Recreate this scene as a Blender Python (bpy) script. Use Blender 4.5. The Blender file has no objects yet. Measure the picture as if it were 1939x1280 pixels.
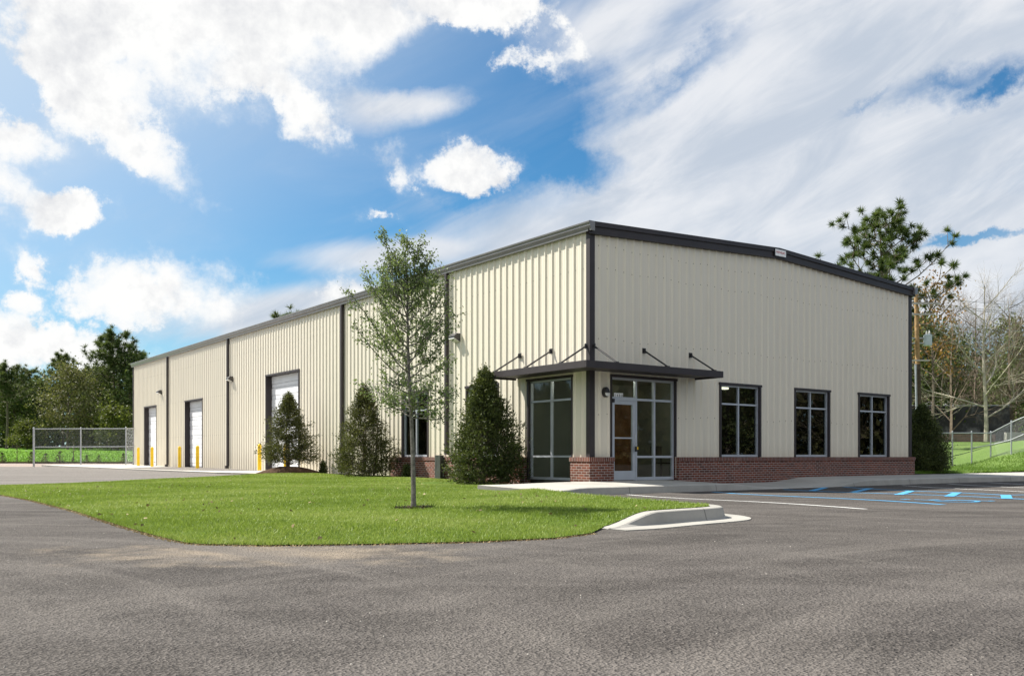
import bpy, bmesh, math, random
import numpy as np
from mathutils import Vector, Matrix, geometry
random.seed(5); rng = np.random.default_rng(11)
S = bpy.context.scene; COL = S.collection
rad = math.radians
# ------------------------------------------------------------------ camera
F, HY, CX, CAMZ = 1723.0, 864.0, 969.5, 0.80          # surveyed focal length (px of the 1939 px wide frame), horizon row, centre, eye height
cam = bpy.data.cameras.new('Camera'); camo = bpy.data.objects.new('Camera', cam); COL.objects.link(camo)
camo.location = (0, 0, CAMZ); camo.rotation_euler = (rad(90), 0, 0)
cam.sensor_width = 36; cam.lens = 36 * F / 1939; cam.shift_y = (HY - 640) / 1939; cam.clip_start = .05; cam.clip_end = 6000
S.camera = camo
# site frame: corner of the warehouse, along = down the gable wall, deep = down the long wall
TH = math.atan2(.598, .802); RX, RY = math.cos(TH), math.sin(TH); C0 = (2.037, 23.8)
def W(a, s, z=0.0): return (C0[0] + RX * a - RY * s, C0[1] + RY * a + RX * s, z)
def LOC(x, y):
    dx, dy = x - C0[0], y - C0[1]; return dx * RX + dy * RY, -dx * RY + dy * RX
# ------------------------------------------------------------------ light
a_, b_ = .47, .75                                    # sun slope against long wall / along it, per unit of height
SD = Vector((-RX * a_ - RY * b_, -RY * a_ + RX * b_, 1)).normalized()
sun = bpy.data.lights.new('Sun', 'SUN'); suno = bpy.data.objects.new('Sun', sun); COL.objects.link(suno)
sun.energy = 5.0; sun.angle = rad(.53); sun.color = (1, .95, .86); suno.rotation_euler = SD.to_track_quat('Z', 'Y').to_euler(); suno.location = (-30, 10, 40)
vs = S.view_settings; vs.view_transform = 'Standard'; vs.look = 'None'; vs.exposure = .95; vs.gamma = 1; vs.use_curve_mapping = False
S.cycles.max_bounces = 8; S.cycles.transparent_max_bounces = 24; S.cycles.use_denoising = True

class NT:
    def __init__(s, tree): s.t = tree; tree.nodes.clear()
    def n(s, typ, **kw):
        nd = s.t.nodes.new(typ)
        for k, v in kw.items():
            if k.startswith('i_'):
                key = k[2:]; key = int(key) if key.isdigit() else key.replace('_', ' ')
                sock = nd.inputs[key]
                if hasattr(v, 'is_output'): s.t.links.new(v, sock)
                else: sock.default_value = v
            else: setattr(nd, k, v)
        return nd
    def l(s, a, b): s.t.links.new(a, b)
    def math(s, op, a, b=None, c=None, clamp=False):
        nd = s.t.nodes.new('ShaderNodeMath'); nd.operation = op; nd.use_clamp = clamp
        for i, v in enumerate((a, b, c)):
            if v is None: continue
            if hasattr(v, 'is_output'): s.l(v, nd.inputs[i])
            else: nd.inputs[i].default_value = v
        return nd.outputs[0]
    def vm(s, op, a, b=None):
        nd = s.t.nodes.new('ShaderNodeVectorMath'); nd.operation = op
        for i, v in enumerate((a, b)):
            if v is None: continue
            if hasattr(v, 'is_output'): s.l(v, nd.inputs[i])
            else: nd.inputs[i].default_value = v
        return nd
    def ss(s, x, lo, hi):
        nd = s.t.nodes.new('ShaderNodeMapRange'); nd.interpolation_type = 'SMOOTHSTEP'
        s.l(x, nd.inputs[0]); nd.inputs[1].default_value = lo; nd.inputs[2].default_value = hi; return nd.outputs[0]
    def mix(s, f, a, b):
        nd = s.t.nodes.new('ShaderNodeMix'); nd.data_type = 'RGBA'
        for i, v in ((0, f), (6, a), (7, b)):
            if hasattr(v, 'is_output'): s.l(v, nd.inputs[i])
            else: nd.inputs[i].default_value = (v if i == 0 else (*v, 1) if len(v) == 3 else v)
        return nd.outputs[2]
    def noise(s, vec, scale, detail=4, rough=.55, out=0, dist=0):
        nd = s.n('ShaderNodeTexNoise', i_Scale=scale, i_Detail=detail, i_Roughness=rough, i_Distortion=dist)
        if vec is not None: s.l(vec, nd.inputs['Vector'])
        return nd.outputs[out]

# ------------------------------------------------------------------ sky and clouds (functions of direction: azimuth, elevation)
world = bpy.data.worlds.new('World'); S.world = world; world.use_nodes = True
w = NT(world.node_tree)
sky = w.n('ShaderNodeTexSky', sky_type='NISHITA', sun_disc=False, sun_elevation=math.asin(SD.z), sun_rotation=math.atan2(SD.x, SD.y), air_density=1.0, dust_density=.6, ozone_density=2.5)
tc = w.n('ShaderNodeTexCoord'); D = tc.outputs['Generated']
sep = w.n('ShaderNodeSeparateXYZ'); w.l(D, sep.inputs[0])
az = w.math('ARCTAN2', sep.outputs[0], sep.outputs[1]); el = w.math('ARCSINE', sep.outputs[2])
AE = w.n('ShaderNodeCombineXYZ'); w.l(az, AE.inputs[0]); w.l(el, AE.inputs[1])
def AEof(px, py):
    u, v = (px - CX) / F, (HY - py) / F; return math.atan(u), math.atan(v / math.sqrt(1 + u * u))
# ragged edges: warp the azimuth/elevation a little before the clouds are placed
wn = w.noise(D, 8, 9, .66, out=1); wv = w.vm('SUBTRACT', wn, (.5, .5, .5)).outputs[0]
wsc = w.vm('MULTIPLY', wv, (.105, .075, 0)).outputs[0]; wn2 = w.noise(D, 34, 7, .68, out=1); wsc2 = w.vm('MULTIPLY', w.vm('SUBTRACT', wn2, (.5, .5, .5)).outputs[0], (.050, .036, 0)).outputs[0]; AEw = w.vm('ADD', w.vm('ADD', AE.outputs[0], wsc).outputs[0], wsc2).outputs[0]
def blobs(lst, vec):
    cur = None
    for px, py, rx, ry, rot, k in lst:
        a, e = AEof(px, py)
        mp = w.n('ShaderNodeMapping', vector_type='TEXTURE'); w.l(vec, mp.inputs[0])
        mp.inputs['Location'].default_value = (a, e, 0); mp.inputs['Rotation'].default_value = (0, 0, rad(rot)); mp.inputs['Scale'].default_value = (rx / F, ry / F, 1)
        ln = w.vm('LENGTH', mp.outputs[0]).outputs['Value']
        v = w.math('MULTIPLY', w.math('SUBTRACT', 1.0, ln), k)
        cur = v if cur is None else w.math('SMOOTH_MAX', cur, v, .15)
    return cur
cum = blobs([  # px, py, half width, half height, tilt, weight: the photograph's cumulus, by direction
    (420, 50, 420, 140, 4, .9), (620, 20, 270, 105, -6, 1), (180, 180, 140, 80, -38, .85), (240, 250, 170, 58, -30, .9), (575, 200, 90, 45, -40, .9), (50, 250, 110, 42, -8, .6), (840, 10, 130, 50, 0, .9),
    (270, 545, 150, 62, 3, .85), (350, 562, 80, 40, -12, .7), (105, 405, 110, 38, 4, .62), (60, 650, 190, 60, -4, .8), (235, 660, 90, 30, 0, .6), (890, 318, 120, 42, -4, .62), (738, 318, 44, 44, 40, .42), (722, 407, 52, 26, -10, .48), (15, 345, 40, 60, 30, .42), (42, 492, 56, 28, -30, .42), (30, 560, 40, 26, 0, .42), (670, 550, 80, 28, 8, .42), (1020, 98, 95, 30, 4, .48), (985, 15, 90, 44, 0, .55), (1050, 35, 40, 34, 30, .4)], AEw)
n1 = w.noise(D, 13, 11, .66); n1b = w.noise(w.vm('ADD', D, tuple(SD * .012)).outputs[0], 13, 8, .62); n5 = w.noise(D, 6, 6, .55); n5b = w.noise(w.vm('ADD', D, tuple(SD * .03)).outputs[0], 6, 6, .55); n2 = w.noise(D, 5, 5, .5)
cgap = w.math('MAXIMUM', blobs([(800, 120, 120, 62, 14, 1), (500, 330, 160, 70, 0, .6)], AE.outputs[0]), 0.0)
cum = w.math('SUBTRACT', cum, w.math('MULTIPLY', cgap, 1.1))
cd = w.math('ADD', w.math('MULTIPLY', cum, 1.15), w.math('MULTIPLY', w.math('SUBTRACT', n1, .5), 1.75))
csoft = w.ss(n5, .42, .60)
cmask = w.math('ADD', w.math('MULTIPLY', w.ss(cd, .05, .34), w.math('SUBTRACT', 1.0, csoft)), w.math('MULTIPLY', w.ss(cd, -.22, .62), csoft))
# high veil over the right half of the view, drawn out in streaks
mp = w.n('ShaderNodeMapping', vector_type='TEXTURE'); w.l(AE.outputs[0], mp.inputs[0]); mp.inputs['Rotation'].default_value = (0, 0, rad(24)); mp.inputs['Scale'].default_value = (2.6, .8, 1)
n3 = w.noise(mp.outputs[0], 7, 7, .58, dist=.5); n4 = w.noise(mp.outputs[0], 2.6, 5, .55, dist=.4)
veil = blobs([(1500, 250, 720, 360, 12, 1), (1750, 40, 600, 220, 0, 1), (1300, 420, 620, 150, 8, 1), (1700, 470, 420, 150, 0, .9), (820, 200, 240, 55, 4, .8), (760, 480, 260, 40, 6, .75), (600, 600, 330, 70, 6, .9), (1150, 60, 260, 110, 20, .7), (1900, 560, 260, 90, 0, .8)], AE.outputs[0])
holes = blobs([(960, 230, 260, 150, 12, .7), (1040, 300, 170, 60, -14, .7), (1290, 160, 260, 50, 26, .34), (1800, 150, 210, 45, 8, .48), (1900, 150, 120, 34, 14, .55), (1820, 442, 130, 20, 6, .95), (1650, 190, 170, 30, 20, .45), (800, 115, 120, 70, 14, .8)], AEw)
hp = w.math('MAXIMUM', holes, 0.0)
vd = w.math('SUBTRACT', w.math('ADD', w.math('MULTIPLY', veil, 1.25), w.math('MULTIPLY', w.math('SUBTRACT', n3, .5), 1.5)), w.math('MULTIPLY', hp, 1.45))
vmask = w.math('MULTIPLY', w.ss(vd, -.12, .62), .94)
# behind the viewer: unseen broken cloud, added to brighten the shaded gable
back = w.ss(w.math('MULTIPLY', sep.outputs[1], -1.0), -.25, .35)
bmask = w.math('MULTIPLY', w.ss(w.math('ADD', n4, w.math('MULTIPLY', n2, .6)), .40, .84), back)
vmask = w.math('MAXIMUM', vmask, bmask)
thin = w.math('MULTIPLY', w.ss(n3, .42, .8), .22); vmask = w.math('MAXIMUM', vmask, thin)
hs = w.n('ShaderNodeHueSaturation', i_Saturation=1.12, i_Value=1.0); w.l(sky.outputs[0], hs.inputs['Color'])
skyc = w.vm('MULTIPLY', hs.outputs[0], (.060, .112, .128)).outputs[0]
# the air glares towards the sun and pales towards the horizon
sd = w.vm('DOT_PRODUCT', D, tuple(SD)).outputs['Value']
glare = w.math('MULTIPLY', w.ss(sd, .44, .84), .74); hz_ = w.math('MULTIPLY', w.ss(w.math('MULTIPLY', el, -1), -.30, .02), .35)
skyc = w.mix(w.math('MAXIMUM', glare, hz_), skyc, (.80, .90, .98))
n6 = w.noise(mp.outputs[0], 15, 8, .62, dist=.6)
vcol = w.mix(w.ss(w.math('ADD', w.math('MULTIPLY', n2, .5), w.math('MULTIPLY', n6, .5)), .38, .62), (.60, .665, .76), (.90, .915, .945))
relief = w.math('ADD', w.math('MULTIPLY', w.math('SUBTRACT', n1, n1b), 2.6), w.math('MULTIPLY', w.math('SUBTRACT', n5, n5b), 3.2))
lit = w.math('SUBTRACT', w.math('ADD', .95, relief), w.math('MULTIPLY', w.math('MULTIPLY', w.ss(n5, .45, .72), w.ss(cd, .35, 1.0)), .42), clamp=True)
ccol = w.mix(lit, (.66, .68, .73), (1.04, 1.04, 1.03))
c1 = w.mix(vmask, skyc, vcol); c2 = w.mix(cmask, c1, ccol)
bg = w.n('ShaderNodeBackground', i_Strength=.50); w.l(c2, bg.inputs[0])
wo = w.n('ShaderNodeOutputWorld'); w.l(bg.outputs[0], wo.inputs[0])
world.cycles.sampling_method = 'MANUAL'; world.cycles.sample_map_resolution = 1024

# ------------------------------------------------------------------ materials
MATS = {}
def mat(name, col=(.5, .5, .5), rough=.6, metal=0, spec=.5, fn=None):
    if name in MATS: return MATS[name]
    m = bpy.data.materials.new(name); m.use_nodes = True; t = NT(m.node_tree)
    p = t.n('ShaderNodeBsdfPrincipled', i_Roughness=rough, i_Metallic=metal); p.inputs['Base Color'].default_value = (*col, 1); p.inputs['Specular IOR Level'].default_value = spec
    o = t.n('ShaderNodeOutputMaterial'); t.l(p.outputs[0], o.inputs[0])
    if fn: fn(t, p, o)
    MATS[name] = m; return m
def vary(amount=.12, scale=3., bump=0., bscale=60., dirt=None):
    def fn(t, p, o):
        co = t.n('ShaderNodeTexCoord').outputs['Object']
        base = p.inputs['Base Color'].default_value[:3]
        n = t.noise(co, scale, 6, .6)
        c = t.mix(t.ss(n, .3, .7), tuple(v * (1 - amount) for v in base), tuple(min(1, v * (1 + amount)) for v in base))
        if dirt: c = t.mix(t.math('MULTIPLY', t.ss(t.noise(co, dirt[1], 8, .65), .5, .8), dirt[2]), c, dirt[0])
        t.l(c, p.inputs['Base Color'])
        if bump:
            b = t.n('ShaderNodeBump', i_Strength=bump, i_Distance=.01); t.l(t.noise(co, bscale, 5, .6), b.inputs['Height']); t.l(b.outputs[0], p.inputs['Normal'])
    return fn
def asphalt_fn(t, p, o):
    co = t.n('ShaderNodeTexCoord').outputs['Object']
    agg = t.n('ShaderNodeTexVoronoi', i_Scale=85.); t.l(co, agg.inputs['Vector'])
    agg2 = t.n('ShaderNodeTexVoronoi', i_Scale=42.); t.l(co, agg2.inputs['Vector'])
    mp = t.n('ShaderNodeMapping'); t.l(co, mp.inputs[0]); mp.inputs['Rotation'].default_value = (0, 0, rad(-22)); mp.inputs['Scale'].default_value = (.30, .8, 1)
    st = t.noise(mp.outputs[0], 1.3, 7, .62, dist=.8); big = t.noise(co, .35, 5, .55); mid = t.noise(co, 2.2, 6, .65)
    c = t.mix(t.ss(st, .32, .68), (.054, .049, .046), (.130, .118, .110))
    c = t.mix(t.math('MULTIPLY', t.ss(big, .40, .66), .45), c, (.094, .084, .077))
    c = t.mix(t.math('MULTIPLY', t.ss(mid, .45, .8), .30), c, (.044, .039, .037))
    # pale sand washed off the lawn onto the pavement, by the corner of the grass
    xy = t.n('ShaderNodeMapping', vector_type='TEXTURE'); t.l(co, xy.inputs[0]); xy.inputs['Location'].default_value = (-2.1, 7.55, 0); xy.inputs['Scale'].default_value = (2.1, 1.1, 10); xy.inputs['Rotation'].default_value = (0, 0, rad(-4))
    ln = t.vm('LENGTH', xy.outputs[0]).outputs['Value']
    sand = t.math('MULTIPLY', t.ss(t.math('ADD', t.math('SUBTRACT', 1.0, ln), t.math('MULTIPLY', t.math('SUBTRACT', t.noise(co, 2.6, 7, .65), .5), 2.4)), .0, 1.0), .8)
    c = t.mix(sand, c, (.38, .31, .23))
    # worn old drive on the far left is paler
    sx = t.n('ShaderNodeSeparateXYZ'); t.l(co, sx.inputs[0])
    far = t.math('MULTIPLY', t.ss(t.math('SUBTRACT', sx.outputs[1], t.math('MULTIPLY', sx.outputs[0], .9)), 23, 33), .85)
    c = t.mix(far, c, t.mix(st, (.26, .24, .22), (.36, .335, .315)))
    # tyre sweeps: pale and dark arcs about two turning centres
    for cxy, amp in (((-7.5, 1.0), .75), ((9.5, -2.0), .7)):
        dv = t.vm('SUBTRACT', co, (*cxy, 0)).outputs[0]; dl = t.vm('LENGTH', dv).outputs['Value']; sx2 = t.n('ShaderNodeSeparateXYZ'); t.l(dv, sx2.inputs[0]); an = t.math('ARCTAN2', sx2.outputs[1], sx2.outputs[0])
        cv_ = t.n('ShaderNodeCombineXYZ'); t.l(t.math('MULTIPLY', dl, 1.5), cv_.inputs[0]); t.l(t.math('MULTIPLY', an, 1.6), cv_.inputs[1])
        sw = t.noise(cv_.outputs[0], 1.0, 6, .62, dist=.4)
        c = t.mix(t.math('MULTIPLY', t.ss(sw, .50, .72), amp), c, (.165, .149, .136)); c = t.mix(t.math('MULTIPLY', t.ss(sw, .46, .28), amp * .8), c, (.040, .036, .033))
    sp = t.ss(agg.outputs['Color'], .15, .95)
    c = t.mix(.38, c, t.mix(sp, (.026, .024, .022), (.20, .18, .165)))
    pit = t.math('MULTIPLY', t.ss(t.noise(co, 62, 3, .6), .56, .70), t.ss(t.noise(co, 1.1, 4, .6), .30, .62)); c = t.mix(t.math('MULTIPLY', pit, .72), c, (.022, .019, .018))
    wh = t.math('GREATER_THAN', t.noise(co, 110, 2, .5), .745); c = t.mix(t.math('MULTIPLY', wh, .8), c, (.42, .40, .37))
    t.l(c, p.inputs['Base Color'])
    h = t.math('ADD', t.math('MULTIPLY', agg.outputs['Distance'], .8), t.math('MULTIPLY', agg2.outputs['Distance'], .9))
    b = t.n('ShaderNodeBump', i_Strength=.8, i_Distance=.014); t.l(h, b.inputs['Height']); t.l(b.outputs[0], p.inputs['Normal'])
def grassground_fn(c0, c1, c2, sc=1.0):
    def fn(t, p, o):
        co = t.n('ShaderNodeTexCoord').outputs['Object']
        c = t.mix(t.ss(t.noise(co, .5 * sc, 5, .6), .35, .65), c0, c1)
        c = t.mix(t.math('MULTIPLY', t.ss(t.noise(co, 9 * sc, 6, .7), .45, .75), .6), c, c2)
        t.l(c, p.inputs['Base Color'])
        b = t.n('ShaderNodeBump', i_Strength=.9, i_Distance=.05); t.l(t.noise(co, 14 * sc, 6, .75), b.inputs['Height']); t.l(b.outputs[0], p.inputs['Normal'])
    return fn
def brick_fn(bw, bh, c1, c2, off=.5):
    def fn(t, p, o):
        uv = t.n('ShaderNodeTexCoord').outputs['UV']
        bt = t.n('ShaderNodeTexBrick', offset=off, i_Scale=1., i_Mortar_Size=.0065, i_Mortar_Smooth=.15, i_Bias=-.1, i_Brick_Width=bw, i_Row_Height=bh)
        t.l(uv, bt.inputs['Vector']); bt.inputs['Color1'].default_value = (*c1, 1); bt.inputs['Color2'].default_value = (*c2, 1); bt.inputs['Mortar'].default_value = (.42, .38, .35, 1)
        ef = t.math('MULTIPLY', t.ss(t.noise(uv, 2.2, 7, .68), .54, .80), .30)
        c = t.mix(t.math('MULTIPLY', t.ss(t.noise(uv, 26, 4, .6), .35, .75), .35), bt.outputs['Color'], (.10, .05, .045))
        c = t.mix(ef, c, (.50, .44, .40)); t.l(c, p.inputs['Base Color'])
        b = t.n('ShaderNodeBump', i_Strength=.6, i_Distance=.006, invert=True); t.l(bt.outputs['Fac'], b.inputs['Height']); t.l(b.outputs[0], p.inputs['Normal'])
    return fn
def concrete_fn(joint=3.0, tone=1.0):
    def fn(t, p, o):
        co = t.n('ShaderNodeTexCoord'); ob = co.outputs['Object']
        c = t.mix(t.ss(t.noise(ob, 1.1, 7, .62), .3, .7), (.36 * tone, .345 * tone, .31 * tone), (.46 * tone, .44 * tone, .40 * tone))
        c = t.mix(t.math('MULTIPLY', t.ss(t.noise(ob, 18, 6, .7), .48, .8), .35), c, (.26, .25, .23))
        bt = t.n('ShaderNodeTexBrick', offset=0., i_Scale=1., i_Mortar_Size=.011, i_Brick_Width=joint, i_Row_Height=40.); t.l(co.outputs['UV'], bt.inputs['Vector'])
        c = t.mix(t.math('MULTIPLY', bt.outputs['Fac'], .75), c, (.12, .115, .11)); t.l(c, p.inputs['Base Color'])
        b = t.n('ShaderNodeBump', i_Strength=.25, i_Distance=.006); t.l(t.noise(ob, 70, 5, .7), b.inputs['Height']); t.l(b.outputs[0], p.inputs['Normal'])
    return fn
def leaf_mat(name, c0, c1, c2, trans=.35, rough=.55):
    def fn(t, p, o):
        at_ = t.n('ShaderNodeAttribute', attribute_name='tint').outputs['Fac']
        r = t.n('ShaderNodeValToRGB'); t.l(at_, r.inputs[0])
        r.color_ramp.elements[0].color = (*c0, 1); r.color_ramp.elements[1].color = (*c2, 1); e = r.color_ramp.elements.new(.5); e.color = (*c1, 1)
        t.l(r.outputs[0], p.inputs['Base Color'])
        tr = t.n('ShaderNodeBsdfTranslucent'); t.l(t.mix(.3, r.outputs[0], (.20, .24, .03)), tr.inputs[0])
        mx = t.n('ShaderNodeMixShader', i_0=trans); t.l(p.outputs[0], mx.inputs[1]); t.l(tr.outputs[0], mx.inputs[2]); t.l(mx.outputs[0], o.inputs[0])
    return mat(name, c1, rough, 0, .35, fn)
def glass_fn(tint):
    def fn(t, p, o):
        t.t.nodes.remove(p)
        lw = t.n('ShaderNodeFresnel', i_IOR=1.52)
        tr = t.n('ShaderNodeBsdfTransparent'); tr.inputs[0].default_value = (*tint, 1)
        gl = t.n('ShaderNodeBsdfGlossy', i_Roughness=.012); gl.inputs[0].default_value = (.95, .97, 1, 1)
        co = t.n('ShaderNodeTexCoord').outputs['Object']; b = t.n('ShaderNodeBump', i_Strength=.03, i_Distance=.02); t.l(t.noise(co, 1.2, 2, .5), b.inputs['Height']); t.l(b.outputs[0], gl.inputs['Normal'])
        mx = t.n('ShaderNodeMixShader'); gm = t.n('ShaderNodeNewGeometry'); t.l(t.math('MULTIPLY', lw.outputs[0], t.math('SUBTRACT', 1.0, gm.outputs['Backfacing'])), mx.inputs[0]); t.l(tr.outputs[0], mx.inputs[1]); t.l(gl.outputs[0], mx.inputs[2]); t.l(mx.outputs[0], o.inputs[0])
    return fn
def emis(name, col, st):
    def fn(t, p, o):
        e = t.n('ShaderNodeEmission', i_Strength=st); e.inputs[0].default_value = (*col, 1); t.l(e.outputs[0], o.inputs[0])
    return mat(name, col, fn=fn)
def siding_fn(t, p, o):
    co = t.n('ShaderNodeTexCoord').outputs['Object']; base = p.inputs['Base Color'].default_value[:3]
    mp = t.n('ShaderNodeMapping'); t.l(co, mp.inputs[0]); mp.inputs['Scale'].default_value = (3.2, 3.2, .22)
    st = t.noise(mp.outputs[0], 1.6, 7, .65); c = t.mix(t.math('MULTIPLY', t.ss(st, .48, .74), .42), base, tuple(v * .80 for v in base))
    sz = t.n('ShaderNodeSeparateXYZ'); t.l(co, sz.inputs[0]); sp = t.math('MULTIPLY', t.ss(t.math('ADD', sz.outputs[2], t.math('MULTIPLY', t.noise(co, 5, 6, .65), .7)), 1.75, .75), .22); c = t.mix(sp, c, (.40, .33, .24))
    t.l(t.mix(t.math('MULTIPLY', t.ss(t.noise(co, .6, 4, .5), .35, .7), .10), c, tuple(v * .86 for v in base)), p.inputs['Base Color'])
    m2 = t.n('ShaderNodeMapping'); t.l(co, m2.inputs[0]); m2.inputs['Scale'].default_value = (2.2, 2.2, .7)
    b = t.n('ShaderNodeBump', i_Strength=.10, i_Distance=.02); t.l(t.noise(m2.outputs[0], 1.3, 3, .5), b.inputs['Height']); t.l(b.outputs[0], p.inputs['Normal'])
SIDING = mat('cream_painted_steel', (.735, .680, .565), .34, 0, .6, siding_fn)
TRIM = mat('dark_bronze_steel', (.040, .033, .035), .5, 0, .35, vary(.10, 2.))
GUTTER = mat('sunlit_bronze_gutter', (.19, .185, .19), .28, 0, .6, vary(.08, 2.))  # trim bronze made paler: its sunlit gloss is put into the base colour
ROOFM = mat('galvanised_roof', (.55, .56, .57), .4, .6, .5, vary(.06, 1.))
ALU = mat('clear_anodised_aluminium', (.50, .53, .58), .38, .35, .5, vary(.05, 4.))
GLASS = mat('dark_window_glass', fn=glass_fn((.76, .80, .77)))
BRICK = mat('red_brick', (.3, .1, .07), .85, 0, .3, brick_fn(.205, .0667, (.190, .054, .030), (.066, .025, .019)))
BRICKC = mat('red_rowlock_brick', (.3, .1, .07), .85, 0, .3, brick_fn(.0667, .22, (.155, .042, .024), (.085, .026, .018), 0.))
WHITE = mat('white_door_paint', (.74, .75, .78), .45, 0, .4, vary(.04, 1.5))
YEL = mat('yellow_bollard_paint', (.86, .56, .010), .45, 0, .5, vary(.10, 3., dirt=((.45, .30, .05), 5., .22)))
CONC = mat('concrete_walk', (.5, .5, .45), .85, 0, .3, concrete_fn(3.05, .95))
CURB = mat('concrete_kerb', (.5, .5, .45), .85, 0, .3, concrete_fn(1.9, .82))
APRON = mat('concrete_apron', (.5, .5, .45), .85, 0, .3, concrete_fn(4.6, 1.2))
ASPH = mat('asphalt', (.1, .1, .1), .9, 0, .08, asphalt_fn)
GRAV = mat('gravel', (.29, .235, .20), .9, 0, .2, vary(.35, 9., .8, 30.))
LAWN = mat('lawn_soil', (.05, .1, .02), .95, 0, .1, grassground_fn((.085, .140, .020), (.110, .170, .030), (.14, .18, .05), 1.))
FIELD = mat('field_grass', (.05, .1, .02), .95, 0, .1, grassground_fn((.085, .190, .014), (.110, .225, .020), (.065, .150, .014), .5))
BANK = mat('bank_grass', (.05, .1, .02), .95, 0, .1, grassground_fn((.115, .185, .045), (.145, .215, .060), (.080, .130, .030), .8))
SOIL = mat('far_ground', (.06, .075, .03), .95, 0, .1, vary(.3, .05))
MULCH = mat('bark_mulch', (.060, .036, .022), .95, 0, .1, vary(.5, 14., 1., 40.))
GALV = mat('galvanised_steel', (.38, .40, .42), .48, .55, .5, vary(.08, 3.))
BARK = mat('grey_brown_bark', (.16, .13, .105), .9, 0, .2, vary(.35, 12., .6, 30.))
PALEB = mat('pale_sycamore_bark', (.40, .36, .29), .85, 0, .2, vary(.25, 5., .4, 20.))
TWIG = mat('brown_twig_bark', (.150, .118, .088), .9, 0, .2, vary(.3, 2.))
SAPB = mat('mottled_sapling_bark', (.17, .155, .14), .85, 0, .3, vary(.45, 22., .6, 60.))
WOODP = mat('weathered_pole_wood', (.30, .195, .095), .85, 0, .2, vary(.3, 6.))
DARKW = mat('creosoted_pole_wood', (.075, .058, .042), .85, 0, .2, vary(.3, 6.))
TRANSF = mat('transformer_grey', (.44, .51, .53), .45, 0, .5, vary(.06, 4.))
BLACK = mat('black_painted_metal', (.022, .020, .022), .4, 0, .5, vary(.1, 4.))
WPAINT = mat('white_line_paint', (.62, .62, .60), .8, 0, .3, vary(.1, 4., dirt=((.25, .24, .22), 9., .6)))
BPAINT = mat('blue_line_paint', (.075, .32, .58), .75, 0, .3, vary(.12, 4., dirt=((.12, .16, .19), 8., .7)))
LENS = mat('frosted_lens', (.72, .72, .70), .3, 0, .5, vary(.03, 4.))
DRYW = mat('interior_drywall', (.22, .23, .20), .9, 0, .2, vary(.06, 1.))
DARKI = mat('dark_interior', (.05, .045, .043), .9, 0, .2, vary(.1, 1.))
BROWNW = mat('brown_panel_door', (.19, .085, .035), .55, 0, .4, vary(.2, 3.))
SCREEN = mat('black_shade_cloth', (.030, .030, .032), .7, 0, .3, vary(.4, .6, dirt=((.30, .30, .30), .55, .85)))
GREENB = mat('dark_green_steel', (.055, .062, .055), .5, 0, .4, vary(.1, 4.))
NUMW = mat('white_number_plate', (.92, .92, .92), .5, fn=vary(.02, 4.)); NUMB = mat('black_number_ink', (.012, .012, .012), .5, fn=vary(.02, 4.)); REDI = mat('red_sign_ink', (.5, .04, .05), .5, fn=vary(.1, 8.))

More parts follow.
